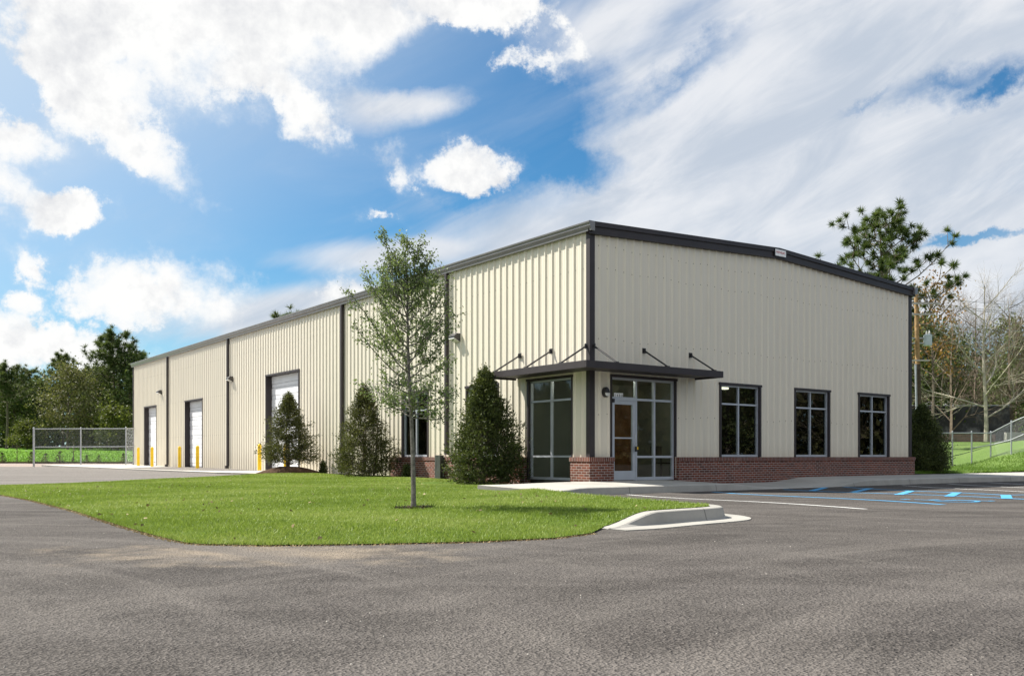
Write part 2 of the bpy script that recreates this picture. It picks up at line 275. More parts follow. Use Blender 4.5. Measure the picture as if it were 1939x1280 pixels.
# ------------------------------------------------------------------ mesh helpers
def obj(name, me, m, parent=None):
    o = bpy.data.objects.new(name, me); COL.objects.link(o)
    for x in (m if isinstance(m, (list, tuple)) else [m]):
        if x.name not in me.materials: me.materials.append(x)
    if parent is not None: o.parent = parent
    return o
def tag(o, label=None, cat=None, group=None, kind=None):
    for k, v in (('label', label), ('category', cat), ('group', group), ('kind', kind)):
        if v: o[k] = v
    return o
def empty(name, loc, rz=0, **kw):
    o = bpy.data.objects.new(name, None); COL.objects.link(o); o.location = loc; o.rotation_euler = (0, 0, rz); o.empty_display_size = .2
    return tag(o, **kw)
class MB:
    def __init__(s): s.v = []; s.f = []; s.uv = []; s.sm = []
    def quad(s, p, uv=None, sm=False):
        i = len(s.v); s.v += [tuple(q) for q in p]; s.f.append(tuple(range(i, i + len(p)))); s.uv.append(uv or [(0, 0)] * len(p)); s.sm.append(sm); return s
    def box(s, x0, x1, y0, y1, z0, z1):
        c = [(x, y, z) for z in (z0, z1) for y in (y0, y1) for x in (x0, x1)]
        for q, ax in (((0, 2, 3, 1), 'z'), ((4, 5, 7, 6), 'z'), ((0, 1, 5, 4), 'y'), ((2, 6, 7, 3), 'y'), ((0, 4, 6, 2), 'x'), ((1, 3, 7, 5), 'x')):
            P = [c[k] for k in q]
            s.quad(P, [((p[0], p[2]) if ax == 'y' else (p[1], p[2]) if ax == 'x' else (p[0], p[1])) for p in P])
        return s
    def tube(s, p0, p1, r0, r1=None, n=8, caps=True):
        r1 = r0 if r1 is None else r1; p0 = Vector(p0); p1 = Vector(p1); d = (p1 - p0)
        if d.length < 1e-6: return s
        z = d.normalized(); x = z.orthogonal().normalized(); y = z.cross(x)
        A = [p0 + (x * math.cos(t) + y * math.sin(t)) * r0 for t in (2 * math.pi * k / n for k in range(n))]
        B = [p1 + (x * math.cos(t) + y * math.sin(t)) * r1 for t in (2 * math.pi * k / n for k in range(n))]
        for k in range(n): s.quad([A[k], A[(k + 1) % n], B[(k + 1) % n], B[k]], sm=True)
        if caps: s.quad(A[::-1]); s.quad(B)
        return s
    def lathe(s, prof, c=(0, 0, 0), n=16):
        for (r0, z0), (r1, z1) in zip(prof, prof[1:]):
            for k in range(n):
                t0, t1 = 2 * math.pi * k / n, 2 * math.pi * (k + 1) / n
                q = [(c[0] + r0 * math.cos(t0), c[1] + r0 * math.sin(t0), c[2] + z0), (c[0] + r0 * math.cos(t1), c[1] + r0 * math.sin(t1), c[2] + z0), (c[0] + r1 * math.cos(t1), c[1] + r1 * math.sin(t1), c[2] + z1), (c[0] + r1 * math.cos(t0), c[1] + r1 * math.sin(t0), c[2] + z1)]
                if r0 < 1e-5: q = q[1:]
                elif r1 < 1e-5: q = q[:3]
                s.quad(q, sm=True)
        return s
    def prism(s, poly, x0, x1, axis='x'):   # poly in the other two axes
        def m(t, p): return (t, p[0], p[1]) if axis == 'x' else (p[0], t, p[1]) if axis == 'y' else (p[0], p[1], t)
        n = len(poly)
        s.quad([m(x0, p) for p in poly][::-1]); s.quad([m(x1, p) for p in poly])
        for k in range(n):
            a, b = poly[k], poly[(k + 1) % n]; s.quad([m(x0, a), m(x0, b), m(x1, b), m(x1, a)])
        return s
    def mesh(s, name):
        me = bpy.data.meshes.new(name); me.from_pydata(s.v, [], s.f)
        uvl = me.uv_layers.new(name='UVMap'); flat = [c for f in s.uv for q in f for c in q]; uvl.data.foreach_set('uv', flat)
        me.polygons.foreach_set('use_smooth', s.sm); me.update(); return me
    def build(s, name, m, parent=None, weld=False, bevel=0):
        me = s.mesh(name)
        if weld or bevel:
            bm = bmesh.new(); bm.from_mesh(me); bmesh.ops.remove_doubles(bm, verts=bm.verts, dist=1e-5); bmesh.ops.recalc_face_normals(bm, faces=bm.faces)
            if bevel: bmesh.ops.bevel(bm, geom=[e for e in bm.edges if e.calc_face_angle(0) > .5], offset=bevel, segments=2, affect='EDGES', profile=.6)
            bm.to_mesh(me); bm.free()
        return obj(name, me, m, parent)
def npmesh(name, V, faces_n, tint=None, smooth=False):
    """V: (nf*faces_n,3) array, each face with its own vertices"""
    nf = len(V) // faces_n; me = bpy.data.meshes.new(name)
    me.vertices.add(len(V)); me.vertices.foreach_set('co', np.ascontiguousarray(V, dtype=np.float32).ravel())
    me.loops.add(nf * faces_n); me.loops.foreach_set('vertex_index', np.arange(nf * faces_n, dtype=np.int32))
    me.polygons.add(nf); me.polygons.foreach_set('loop_start', np.arange(nf, dtype=np.int32) * faces_n)
    me.update(calc_edges=True); me.validate()
    if tint is not None:
        at_ = me.attributes.new('tint', 'FLOAT', 'FACE'); at_.data.foreach_set('value', np.ascontiguousarray(tint, dtype=np.float32))
    return me
def sstep(x, a, b):
    t = min(1, max(0, (x - a) / (b - a))); return t * t * (3 - 2 * t)
# ------------------------------------------------------------------ ground heights
def hz(x, y):
    a, s = LOC(x, y); out = -s
    h = .20 * sstep(s, 8, 32)
    if out > -4: h -= .08 * sstep(out, 9.5, 3.2) * sstep(a, -5.5, -1.5)
    return h
def at(px, py, dz=0.0):
    z = 0
    for _ in range(12):
        d = (CAMZ - z) * F / (py - HY); x = (px - CX) / F * d; z = hz(x, d) + dz
    return (x, d, z)
def along_wall(px, out):          # distance down the long wall of what stands `out` metres off it in that direction
    u = (px - CX) / F; x, y = C0[0] - RX * out, C0[1] - RY * out
    return (u * y - x) / (-RY - u * RX)
def grid_mesh(name, xs, ys, zf, m, kind='structure', keep=None):
    b = MB()
    for j in range(len(ys) - 1):
        for i in range(len(xs) - 1):
            q = [(xs[i], ys[j]), (xs[i + 1], ys[j]), (xs[i + 1], ys[j + 1]), (xs[i], ys[j + 1])]
            if keep and not keep((xs[i] + xs[i + 1]) / 2, (ys[j] + ys[j + 1]) / 2): continue
            b.quad([(x, y, zf(x, y)) for x, y in q], [(x, y) for x, y in q], True)
    o = b.build(name, m, weld=True); tag(o, kind=kind); return o
grid_mesh('ground', [-3000, -400, -120, 0, 120, 400, 3000], [-3000, -400, -120, 0, 120, 400, 3000], lambda x, y: -.45, SOIL)
grid_mesh('asphalt_lot', [-70, -55, -45] + [-36 + k * 1.0 for k in range(73)] + [42, 55, 70], [-34, -20, -10] + [-4 + k * 1.0 for k in range(60)], hz, ASPH, keep=lambda x, y: y < 53.5 + .12 * x * 0)
def fz(x, y):    # field on the far left, rising to the woods
    return .02 + .20 * sstep(y, 52, 62) + (max(0, y - 76) * .0235 if y < 150 else 74 * .0235) + .30 * sstep(-x, 20, 70) * sstep(y, 80, 130)
grid_mesh('gravel_strip', [-75 + k * 3 for k in range(25)], [53.2, 55, 58, 62, 66, 70, 74, 77], lambda x, y: fz(x, y) - .02 + .02 * math.sin(x * 3.1 + y * 5), GRAV, keep=lambda x, y: LOC(x, y)[0] < -.3 or LOC(x, y)[1] > 45.5)
grid_mesh('field', [-260, -200] + [-150 + k * 5 for k in range(33)] + [40, 120], [75.5, 78, 82] + [86 + k * 5 for k in range(15)] + [180, 260, 400], fz, FIELD)
def bz(x, y):    # bank of grass beyond the gable end
    a, s = LOC(x, y)
    z = .17 + .015 * min(max(s, 0), 10)
    z += .085 * max(0, min(y, 66) - 47.5) 
    k = sstep(x, 21.9, 27.0) * sstep(y, 35.0, 40) ; z += 1.5 * k * (1 - sstep(y, 46.5, 55)) * sstep(s, -.2, 1.8) * (1 - .7 * sstep(x, 30, 40))
    return z + .03 * math.sin(x * 1.7) * math.sin(y * 1.3)
BX = [14 + k * .8 for k in range(24)] + [35, 38, 42, 50, 62, 80, 110]; BY = [30 + k * .8 for k in range(48)] + [70, 76, 84, 95, 115, 140]
b = MB()
for j in range(len(BY) - 1):
    for i in range(len(BX) - 1):
        q = [(BX[i], BY[j]), (BX[i + 1], BY[j]), (BX[i + 1], BY[j + 1]), (BX[i], BY[j + 1])]
        L4 = [LOC(*p) for p in q]
        if min(l[1] for l in L4) < -.15 or min(l[0] for l in L4) < 15.7: # trim along the walk and the wall
            q2 = []
            for p, (a, s) in zip(q, L4):
                a, s = max(a, 15.6), max(s, -.2); W_ = W(a, s); q2.append((W_[0], W_[1]))
            q = q2
            if abs(sum(q[k][0] * q[(k + 1) % 4][1] - q[(k + 1) % 4][0] * q[k][1] for k in range(4))) < .02: continue
        b.quad([(x, y, bz(x, y)) for x, y in q], None, True)
tag(b.build('grass_bank', BANK, weld=True), kind='structure')

# ------------------------------------------------------------------ lawn, walk, apron, kerb
def offset(path, d):
    out = []
    for k in range(len(path)):
        p0 = Vector(path[max(0, k - 1)]); p1 = Vector(path[min(len(path) - 1, k + 1)]); t = (p1 - p0).normalized(); n = Vector((t.y, -t.x))
        out.append((path[k][0] + n.x * d, path[k][1] + n.y * d))
    return out
def smooth_path(P, n=6):
    out = []
    for k in range(len(P) - 1):
        p0, p1, p2, p3 = (Vector(P[max(0, k - 1)]), Vector(P[k]), Vector(P[k + 1]), Vector(P[min(len(P) - 1, k + 2)]))
        for j in range(n):
            t = j / n; out.append(tuple(.5 * ((2 * p1) + (p2 - p0) * t + (2 * p0 - 5 * p1 + 4 * p2 - p3) * t * t + (3 * p1 - p0 - 3 * p2 + p3) * t ** 3)))
    out.append(tuple(P[-1])); return out
KP = smooth_path([(1.04, 9.92), (1.55, 10.45), (2.06, 10.97), (2.42, 11.30), (2.68, 11.62), (2.74, 11.98), (2.62, 12.42), (2.05, 13.7), (1.42, 15.2), (.92, 16.7), (.66, 17.8)], 7)
KL = [0]
for p, q in zip(KP, KP[1:]): KL.append(KL[-1] + math.dist(p, q))
def kh(l): return .012 + .145 * sstep(l, .05, 1.0)
kin = offset(KP, -.17)
b = MB()
prof = lambda l: [(-.17, kh(l)), (-.025, kh(l)), (-.006, kh(l) - .010), (.03, .022), (.045, .014), (.35, .010), (.355, -.06)]
rows = []
for k, p in enumerate(KP):
    l = KL[k]; w_ = sstep(l, -.25, .55); r = []
    for d, z in prof(l):
        dd = d if d < .06 else .055 + (d - .055) * (.55 + .45 * w_)
        q = offset(KP, dd)[k]; r.append((q[0], q[1], hz(*q) + z))
    rows.append(r)
for k in range(len(rows) - 1):
    for j in range(6): b.quad([rows[k][j], rows[k + 1][j], rows[k + 1][j + 1], rows[k][j + 1]], [(KL[k], j), (KL[k + 1], j), (KL[k + 1], j + 1), (KL[k], j + 1)], False)
b.quad([rows[0][j] for j in range(7)])
tag(b.build('kerb', CURB, weld=True), kind='structure')
# walk in front of the gable; dips to a ramp by the marked bays
def walk_front(a): return 2.35 + 1.15 * sstep(a, -1.9, -4.2) + .45 * sstep(a, 14, 20)
def walk_back(a): return -.02 if a > -.1 else .10 + .75 * sstep(a, -.6, -4.0)
def ramp(a): return .135 * sstep(a, 2.6, 4.6) * sstep(a, 9.2, 7.2)
b = MB(); A = [-4.15 + .25 * k for k in range(120)] + [26.5, 29, 33, 40]
for a0, a1 in zip(A, A[1:]):
    def col(a):
        bk, fr = walk_back(a), walk_front(a); zb = .150 - ramp(a) * 1.0; zf = .092 - ramp(a) * 1.12
        x, y, _ = W(a, -fr); foot = min(hz(x, y) - .02, zf - .03)
        return [W(a, -bk, zb), W(a, -(bk * .5 + fr * .5), (zb + zf) / 2), W(a, -(fr - .20), zf + .003), W(a, -(fr - .03), zf), W(a, -fr, zf - .018), W(a, -(fr + .03), foot - .04)]
    P, Q = col(a0), col(a1); U = [0, 1, 2, 2.3, 2.32, 2.5]
    for j in range(5): b.quad([P[j], P[j + 1], Q[j + 1], Q[j]], [(a0 + 10, U[j]), (a0 + 10, U[j + 1]), (a1 + 10, U[j + 1]), (a1 + 10, U[j])], j in (2, 3))
    if a0 == A[0]: b.quad([P[0], W(a0, -walk_back(a0), -.2), P[5], P[4], P[3], P[2], P[1]])
tag(b.build('sidewalk', CONC, weld=True), kind='structure')
# apron along the roll-up doors
def slab(name, poly, ztop, m, thick=.12, uvs=1.0):
    b = MB(); n = len(poly)
    b.quad([(p[0], p[1], ztop(*p)) for p in poly], [LOC(*p)[::-1] for p in poly])
    for k in range(n):
        p, q = poly[k], poly[(k + 1) % n]; b.quad([(p[0], p[1], ztop(*p)), (p[0], p[1], ztop(*p) - thick), (q[0], q[1], ztop(*q) - thick), (q[0], q[1], ztop(*q))], [(0, 0)] * 4)
    return tag(b.build(name, m, weld=True), kind='structure')
slab('apron', [W(*p)[:2] for p in ((.25, 16.2), (.25, 48), (-5.0, 48), (-5.3, 40), (-5.2, 31), (-4.6, 25), (-3.2, 19.5), (-1.6, 16.4))], lambda x, y: hz(x, y) + .05, APRON)
# lawn
lawn_front = [(-14.5, 22.2)] + [at(*p)[:2] for p in ((4, 938), (60, 948), (140, 968), (230, 997), (300, 1017), (352, 1029), (380, 1031.5), (500, 1034), (700, 1031.5), (900, 1027), (1050, 1020), (1120, 1011))]
back = [W(-4.22, 3.3 * -1)[:2], W(-4.22, -2.2)[:2], W(-4.1, -.95)[:2], W(-2.9, -.62)[:2], W(-1.5, -.28)[:2], W(-.55, -.10)[:2], W(-.10, -.02)[:2], W(-.02, .3)[:2], W(-.02, 6)[:2], W(-.02, 12)[:2], W(-.02, 17.0)[:2], W(-1.7, 16.6)[:2], W(-3.0, 16.0)[:2], W(-5.0, 14.7)[:2], W(-10, 10.4)[:2]]
lawn_poly = lawn_front + kin[2:] + back
LP = np.array(lawn_poly)
def inside(X, Y, P=LP):
    r = np.zeros(X.shape, bool); n = len(P)
    for k in range(n):
        (x0, y0), (x1, y1) = P[k], P[(k + 1) % n]
        c = ((y0 > Y) != (y1 > Y)) & (X < (x1 - x0) * (Y - y0) / ((y1 - y0) if y1 != y0 else 1e-9) + x0); r ^= c
    return r
def edge_dist(X, Y, P=LP):
    d = np.full(X.shape, 1e9); n = len(P)
    for k in range(n):
        a = P[k]; v = P[(k + 1) % n] - a; L2 = max(v @ v, 1e-9)
        t = np.clip(((X - a[0]) * v[0] + (Y - a[1]) * v[1]) / L2, 0, 1); d = np.minimum(d, np.hypot(X - a[0] - t * v[0], Y - a[1] - t * v[1]))
    return d
KI = np.array(kin)
def lawn_z(X, Y):
    X = np.atleast_1d(np.asarray(X, float)); Y = np.atleast_1d(np.asarray(Y, float))
    base = np.array([hz(x, y) for x, y in zip(X.ravel(), Y.ravel())]).reshape(X.shape)
    e = edge_dist(X, Y); t = np.clip(e / 1.1, 0, 1); t = t * t * (3 - 2 * t)
    dk = np.full(X.shape, 1e9); hk = np.zeros(X.shape)
    for k in range(0, len(KI)):
        d = np.hypot(X - KI[k][0], Y - KI[k][1]); hk = np.where(d < dk, kh(KL[k]), hk); dk = np.minimum(dk, d)
    wk = np.clip(1 - dk / 1.2, 0, 1); wk = wk * wk * (3 - 2 * wk)
    inner = .085 + .03 * np.sin(X * .7 + 1) * np.sin(Y * .6)
    s_ = -(X - C0[0]) * RY + (Y - C0[1]) * RX; a_l = (X - C0[0]) * RX + (Y - C0[1]) * RY
    inner = inner + .05 * np.clip((a_l + 9) / 6, 0, 1) * np.clip((s_ + 9) / 4, 0, 1) * np.clip((2 - s_) / 4, 0, 1)
    return base + np.where(wk > 0, wk * (hk + .006) + (1 - wk) * (.012 + (inner - .012) * t), .012 + (inner - .012) * t)
gx, gy = np.meshgrid(np.arange(-15, 4, .45), np.arange(7.5, 40, .45)); gx = (gx + rng.uniform(-.1, .1, gx.shape)).ravel(); gy = (gy + rng.uniform(-.1, .1, gy.shape)).ravel()
ok = inside(gx, gy) & (edge_dist(gx, gy) > .12); gx, gy = gx[ok], gy[ok]
dens = []
for k in range(len(lawn_poly)):
    p, q = Vector(lawn_poly[k]), Vector(lawn_poly[(k + 1) % len(lawn_poly)]); n = max(1, int((q - p).length / .4))
    dens += [p.lerp(q, j / n) for j in range(n)]
cv = dens + [Vector((x, y)) for x, y in zip(gx, gy)]; nb = len(dens)
res = geometry.delaunay_2d_cdt(cv, [(k, (k + 1) % nb) for k in range(nb)], [], 1, 1e-5)
vx = np.array([p[:] for p in res[0]]); vz = lawn_z(vx[:, 0], vx[:, 1])
me = bpy.data.meshes.new('lawn'); me.from_pydata([(p[0], p[1], z) for p, z in zip(vx, vz)], [], [tuple(f) for f in res[2]]); me.polygons.foreach_set('use_smooth', [True] * len(me.polygons)); me.update()
tag(obj('lawn', me, LAWN), kind='structure')
def blades(name, X, Y, Z, h, wd, m, lean=.5):
    n = len(X); az_ = rng.uniform(0, 2 * np.pi, n); hh = h * rng.uniform(.55, 1.25, n); ww = wd * rng.uniform(.7, 1.3, n)
    ln = rng.normal(0, lean, (n, 2)) * hh[:, None]
    ux, uy = np.cos(az_) * ww / 2, np.sin(az_) * ww / 2
    V = np.empty((n, 3, 3)); V[:, 0] = np.stack([X - ux, Y - uy, Z - .006], 1); V[:, 1] = np.stack([X + ux, Y + uy, Z - .006], 1); V[:, 2] = np.stack([X + ln[:, 0], Y + ln[:, 1], Z + hh], 1)
    patch = .48 + .27 * np.sin(X * 1.1 + 2 * np.sin(Y * .6)) * np.sin(Y * .9 + 1.3) + .12 * np.sin(X * 4.3 + Y * 2.2) * np.sin(Y * 5.1 - X)
    tint = np.clip(patch + rng.normal(0, .20, n), 0, 1)
    return tag(obj(name, npmesh(name, V.reshape(-1, 3), 3, tint), m), kind='stuff')
GRASSM = leaf_mat('turf_blade', (.135, .210, .024), (.235, .330, .048), (.40, .45, .14), .4, .5)
N = 1100000; X = rng.uniform(-15, 3.2, N); Y = 7.6 + (38 - 7.6) * rng.uniform(0, 1, N) ** 2.1
keep = inside(X, Y); X, Y = X[keep], Y[keep]
Z = np.interp(0, [0], [0]) + np.zeros(len(X))
# height lookup on a grid keeps this quick
GXs, GYs = np.arange(-15.2, 3.6, .2), np.arange(7.4, 40, .2); MX, MY = np.meshgrid(GXs, GYs); MZ = lawn_z(MX, MY)
def look(X, Y):
    fx = np.clip((X - GXs[0]) / .2, 0, len(GXs) - 1.001); fy = np.clip((Y - GYs[0]) / .2, 0, len(GYs) - 1.001); i, j = fx.astype(int), fy.astype(int); u, v = fx - i, fy - j
    return MZ[j, i] * (1 - u) * (1 - v) + MZ[j, i + 1] * u * (1 - v) + MZ[j + 1, i] * (1 - u) * v + MZ[j + 1, i + 1] * u * v
Z = look(X, Y)
e = edge_dist(X, Y); hgt = .022 + .014 * np.clip(Y / 20, 0, 1); hgt = np.where(e < .05, hgt * 1.25, hgt)
blades('grass', X, Y, Z, hgt, .0042 + .0005 * Y, GRASSM, .55)
n = 900; px_, py_ = rng.uniform(-7, 7, n), 2.2 + 9 * rng.uniform(0, 1, n) ** 1.3; k_ = ~inside(px_, py_); px_, py_ = px_[k_], py_[k_]; n = len(px_); sz_ = rng.uniform(.0025, .007, n); pz_ = np.array([hz(x, y) for x, y in zip(px_, py_)])
O_ = np.array([[1, 0, 0], [0, 1, 0], [-1, 0, 0], [0, -1, 0], [0, 0, 1]]); T_ = [(0, 1, 4), (1, 2, 4), (2, 3, 4), (3, 0, 4)]
V_ = np.stack([px_, py_, pz_], 1)[:, None, :] + O_[None] * sz_[:, None, None] * rng.uniform(.6, 1.3, (n, 5, 3)); V_ = V_[:, np.array(T_).ravel(), :].reshape(-1, 3)
tag(obj('loose_grit', npmesh('loose_grit', V_, 3, np.repeat(rng.uniform(0, 1, n), 4)), leaf_mat('grit_stone', (.04, .037, .034), (.16, .145, .13), (.40, .37, .33), 0., .9)), kind='stuff')
# ragged straw and soil where turf meets pavement
EDGE = leaf_mat('dry_edge_straw', (.20, .13, .06), (.33, .24, .12), (.42, .33, .18), .2, .8)
ex, ey = [], []
for p, q in zip(lawn_front[1:], lawn_front[2:]):
    n = int(math.dist(p, q) * 210); t = rng.uniform(0, 1, n); ex.append(p[0] + (q[0] - p[0]) * t + rng.normal(0, .030, n)); ey.append(p[1] + (q[1] - p[1]) * t + rng.normal(-.012, .022, n))
ex, ey = np.concatenate(ex), np.concatenate(ey)
blades('edge_straw', ex, ey, np.array([hz(x, y) for x, y in zip(ex, ey)]) + .006, .010, .014, EDGE, 1.5)
STRIPM = leaf_mat('bank_grass_blade', (.085, .170, .015), (.135, .250, .030), (.230, .330, .085), .4, .5)
n = 60000; a = rng.uniform(15.7, 30, n); s = -.15 + rng.uniform(0, 1, n) ** 1.7 * 22; XY = np.array([W(p, q)[:2] for p, q in zip(a, s)])
blades('bank_grass_tufts', XY[:, 0], XY[:, 1], np.array([bz(x, y) for x, y in XY]), .11, .025, STRIPM, .5)
n = 26000; x = rng.uniform(-95, -20, n); y = 75.5 + rng.uniform(0, 1, n) ** 2 * 45
FIELDM = leaf_mat('field_grass_blade', (.075, .175, .012), (.110, .235, .018), (.17, .29, .05), .4, .5)
blades('field_grass_tufts', x, y, np.array([fz(p, q) for p, q in zip(x, y)]), .16, .09, FIELDM, .5)
# painted bay markings
def line(name, p, q, wd, m, extra=.0):
    A_, B_ = Vector(at(*p)[:2]), Vector(at(*q)[:2]); d = (B_ - A_).normalized(); n_ = Vector((d.y, -d.x)) * wd / 2; b = MB(); k = max(2, int((B_ - A_).length / .5))
    for j in range(k):
        P0, P1 = A_.lerp(B_, j / k), A_.lerp(B_, (j + 1) / k); Q = [P0 - n_, P0 + n_, P1 + n_, P1 - n_]
        b.quad([(c.x, c.y, hz(c.x, c.y) + .005 + extra) for c in Q])
    return tag(b.build(name, m, weld=True), kind='structure')
line('painted_line', (1188, 936.5), (1640, 964), .10, WPAINT)
line('painted_line', (1350, 931.5), (1787, 955.5), .125, BPAINT); line('painted_line', (1484, 926.8), (1962, 946.5), .125, BPAINT); line('painted_line', (1597, 922), (1905, 937.5), .125, BPAINT)
line('painted_line', (1905, 937.5), (1985, 936), .10, BPAINT)
for p, q in (((1536, 929.8), (1563, 923.2)), ((1616, 932), (1648, 924.8)), ((1701, 937), (1726, 929.6)), ((1797, 940.3), (1813, 932.6)), ((1907, 944.6), (1904, 937.2))): line('painted_line', p, q, .19, BPAINT, .004)
line('painted_line', (1708, 919), (1955, 932), .10, WPAINT); line('painted_line', (1795, 916), (1965, 924.5), .10, WPAINT); line('painted_line', (1870, 913.5), (1975, 918.5), .10, WPAINT)
# wheelchair mark painted in the bay
cx_, cy_, _ = at(1795, 948.2); b = MB(); ux = Vector((.866, .5)); uy = Vector((-.5, .866))   # seen side-on from the drive
def wp(x, y): q = Vector((cx_, cy_)) + ux * x + uy * y; return (q.x, q.y, hz(q.x, q.y) + .006)
def bar(x0, y0, x1, y1, wd=.09):
    d = Vector((x1 - x0, y1 - y0)).normalized(); n_ = Vector((d.y, -d.x)) * wd / 2
    b.quad([wp(x0 - n_.x, y0 - n_.y), wp(x0 + n_.x, y0 + n_.y), wp(x1 + n_.x, y1 + n_.y), wp(x1 - n_.x, y1 - n_.y)])
for k in range(14):
    t0, t1 = rad(150 + k * 18), rad(150 + (k + 1) * 18); bar(.36 * math.cos(t0), -.15 + .36 * math.sin(t0), .36 * math.cos(t1), -.15 + .36 * math.sin(t1))
bar(-.10, .62, -.06, .05); bar(-.06, .05, .36, .05); bar(.36, .05, .52, -.48); bar(.50, -.46, .66, -.44); bar(-.08, .35, .25, .35)
for k in range(8):
    t0, t1 = rad(k * 45), rad((k + 1) * 45); b.quad([wp(-.12, .78), wp(-.12 + .1 * math.cos(t0), .78 + .1 * math.sin(t0)), wp(-.12 + .1 * math.cos(t1), .78 + .1 * math.sin(t1))])
tag(b.build('painted_wheelchair_mark', BPAINT), kind='structure')

# ------------------------------------------------------------------ the warehouse (local frame: x along the gable, y down the long wall, outward = -y and -x)
WH = empty('warehouse', W(0, 0, 0), TH, label='long cream ribbed metal warehouse with dark trim and brick base', cat='building')
GW, LL = 15.5, 45.15; EAVE, RIDGE = 6.74, 7.10
HEAD = 2.92
PROF = [(0, 0), (.055, 0), (.062, .004), (.078, .004), (.085, 0), (.135, 0), (.142, .004), (.158, .004), (.165, 0), (.195, 0), (.243, .038), (.275, .038), (.305, 0)]
def ribbed(h0, h1, zb, top, holes, place, start=0.):
    pts = {h0: None, h1: None}
    def depth(h):
        t = (h - start) % .305
        for (x0, d0), (x1, d1) in zip(PROF, PROF[1:]):
            if x0 <= t <= x1 + 1e-9: return d0 + (d1 - d0) * (t - x0) / max(x1 - x0, 1e-9)
        return 0
    k = math.floor((h0 - start) / .305)
    while start + k * .305 < h1:
        for x, d in PROF[:-1]:
            h = start + k * .305 + x
            if h0 < h < h1: pts[round(h, 4)] = None
        k += 1
    for q in holes:
        for h in q[:2]: pts[round(h, 4)] = None
    hs = sorted(pts); b = MB()
    for a, c in zip(hs, hs[1:]):
        if c - a < 1e-4: continue
        m_ = (a + c) / 2; cut = sorted([(q[2], q[3]) for q in holes if q[0] < m_ < q[1]]); iv = []; z = zb
        for z0, z1 in cut:
            if z0 > z: iv.append((z, z0))
            z = max(z, z1)
        iv.append((z, None)); da, dc = depth(a + 1e-6), depth(c - 1e-6)
        for z0, z1 in iv:
            b.quad([place(a, da, z0), place(c, dc, z0), place(c, dc, z1 if z1 else top(c)), place(a, da, z1 if z1 else top(a))], [(a, z0), (c, z0), (c, 5), (a, 5)])
    return b
GWIN = [(5.09, 6.97), (8.66, 10.55), (12.21, 14.10)]; LWIN = [(8.03, 9.78), (4.05, 5.78)]; CWIN = (.66, 2.64); SF = (.73, 3.22)
GDOORS = [(18.5, 22.18, 4.44), (31.1, 34.13, 3.85), (39.75, 42.45, 3.87)]
gtop = lambda a: EAVE + (RIDGE - EAVE) * (1 - abs(a - GW / 2) / (GW / 2)) - .06
ribbed(0.02, GW, .2, gtop, [(x0, x1, .7, HEAD) for x0, x1 in GWIN] + [(SF[0], SF[1], 0, HEAD)], lambda h, d, z: (h, -d, z), .10).build('gable_wall', SIDING, WH)
ribbed(0.02, LL, .12, lambda a: EAVE - .05, [(x0, x1, .7, HEAD) for x0, x1 in LWIN] + [(CWIN[0], CWIN[1], 0, HEAD)] + [(d[0], d[1], 0, d[2]) for d in GDOORS], lambda h, d, z: (-d, h, z), .06).build('long_wall', SIDING, WH)
b = MB(); b.quad([(GW, 0, -.2), (GW, LL, -.2), (GW, LL, EAVE), (GW, 0, EAVE)]); b.build('side_wall', SIDING, WH)
b = MB(); b.quad([(0, LL, -.2), (GW, LL, -.2), (GW, LL, EAVE), (GW / 2, LL, RIDGE), (0, LL, EAVE)]); b.build('rear_wall', SIDING, WH)
b = MB()
for a0, z0, a1, z1 in ((-.02, EAVE + .10, GW / 2, RIDGE + .10), (GW / 2, RIDGE + .10, GW + .02, EAVE + .10)):
    b.quad([(a0, -.02, z0), (a1, -.02, z1), (a1, LL, z1), (a0, LL, z0)]); b.quad([(a0, -.02, z0 - .05), (a0, LL, z0 - .05), (a1, LL, z1 - .05), (a1, -.02, z1 - .05)])
b.build('roof', ROOFM, WH)
# gutter: moulded profile along the eave
gp = [(0, 6.66), (-.13, 6.66), (-.135, 6.70), (-.175, 6.775), (-.18, 6.79), (-.172, 6.795), (-.172, 6.82), (-.20, 6.86), (-.205, 6.895), (-.19, 6.905), (0, 6.905)]
b = MB(); b.prism(gp, -.20, LL + .05, 'y'); b.build('gutter', GUTTER, WH)
b = MB(); b.prism([(GW - x, z) for x, z in gp], -.20, LL + .05, 'y'); b.build('gutter', GUTTER, WH)
b = MB()   # rake trim, stepped in two folds, on the gable
for o0, o1, zl, zh in ((-.11, -.036, -.13, .03), (-.15, -.036, .03, .155), (-.135, -.036, -.17, -.13)):
    for a0, a1 in ((-.16, GW / 2), (GW / 2, GW + .16)):
        r = lambda a: EAVE + (RIDGE - EAVE) * (1 - abs(a - GW / 2) / (GW / 2)) + .025
        P = [(a0, r(a0)), (a1, r(a1))]
        for y in (o0,): b.quad([(a0, y, P[0][1] + zl), (a1, y, P[1][1] + zl), (a1, y, P[1][1] + zh), (a0, y, P[0][1] + zh)])
        b.quad([(a0, o0, P[0][1] + zh), (a1, o0, P[1][1] + zh), (a1, .0, P[1][1] + zh), (a0, .0, P[0][1] + zh)])
        b.quad([(a0, o0, P[0][1] + zl), (a0, .0, P[0][1] + zl), (a1, .0, P[1][1] + zl), (a1, o0, P[1][1] + zl)])
b.build('rake_trim', TRIM, WH)
b = MB(); b.box(-.045, .135, -.045, -.001, .782, 6.70); b.box(-.045, -.001, -.001, .10, .782, 6.655); b.build('corner_trim', TRIM, WH)
b = MB(); b.box(GW - .14, GW + .045, -.045, -.001, .782, 6.72); b.box(GW + .001, GW + .045, -.001, .10, .2, 6.655); b.build('corner_trim', TRIM, WH)
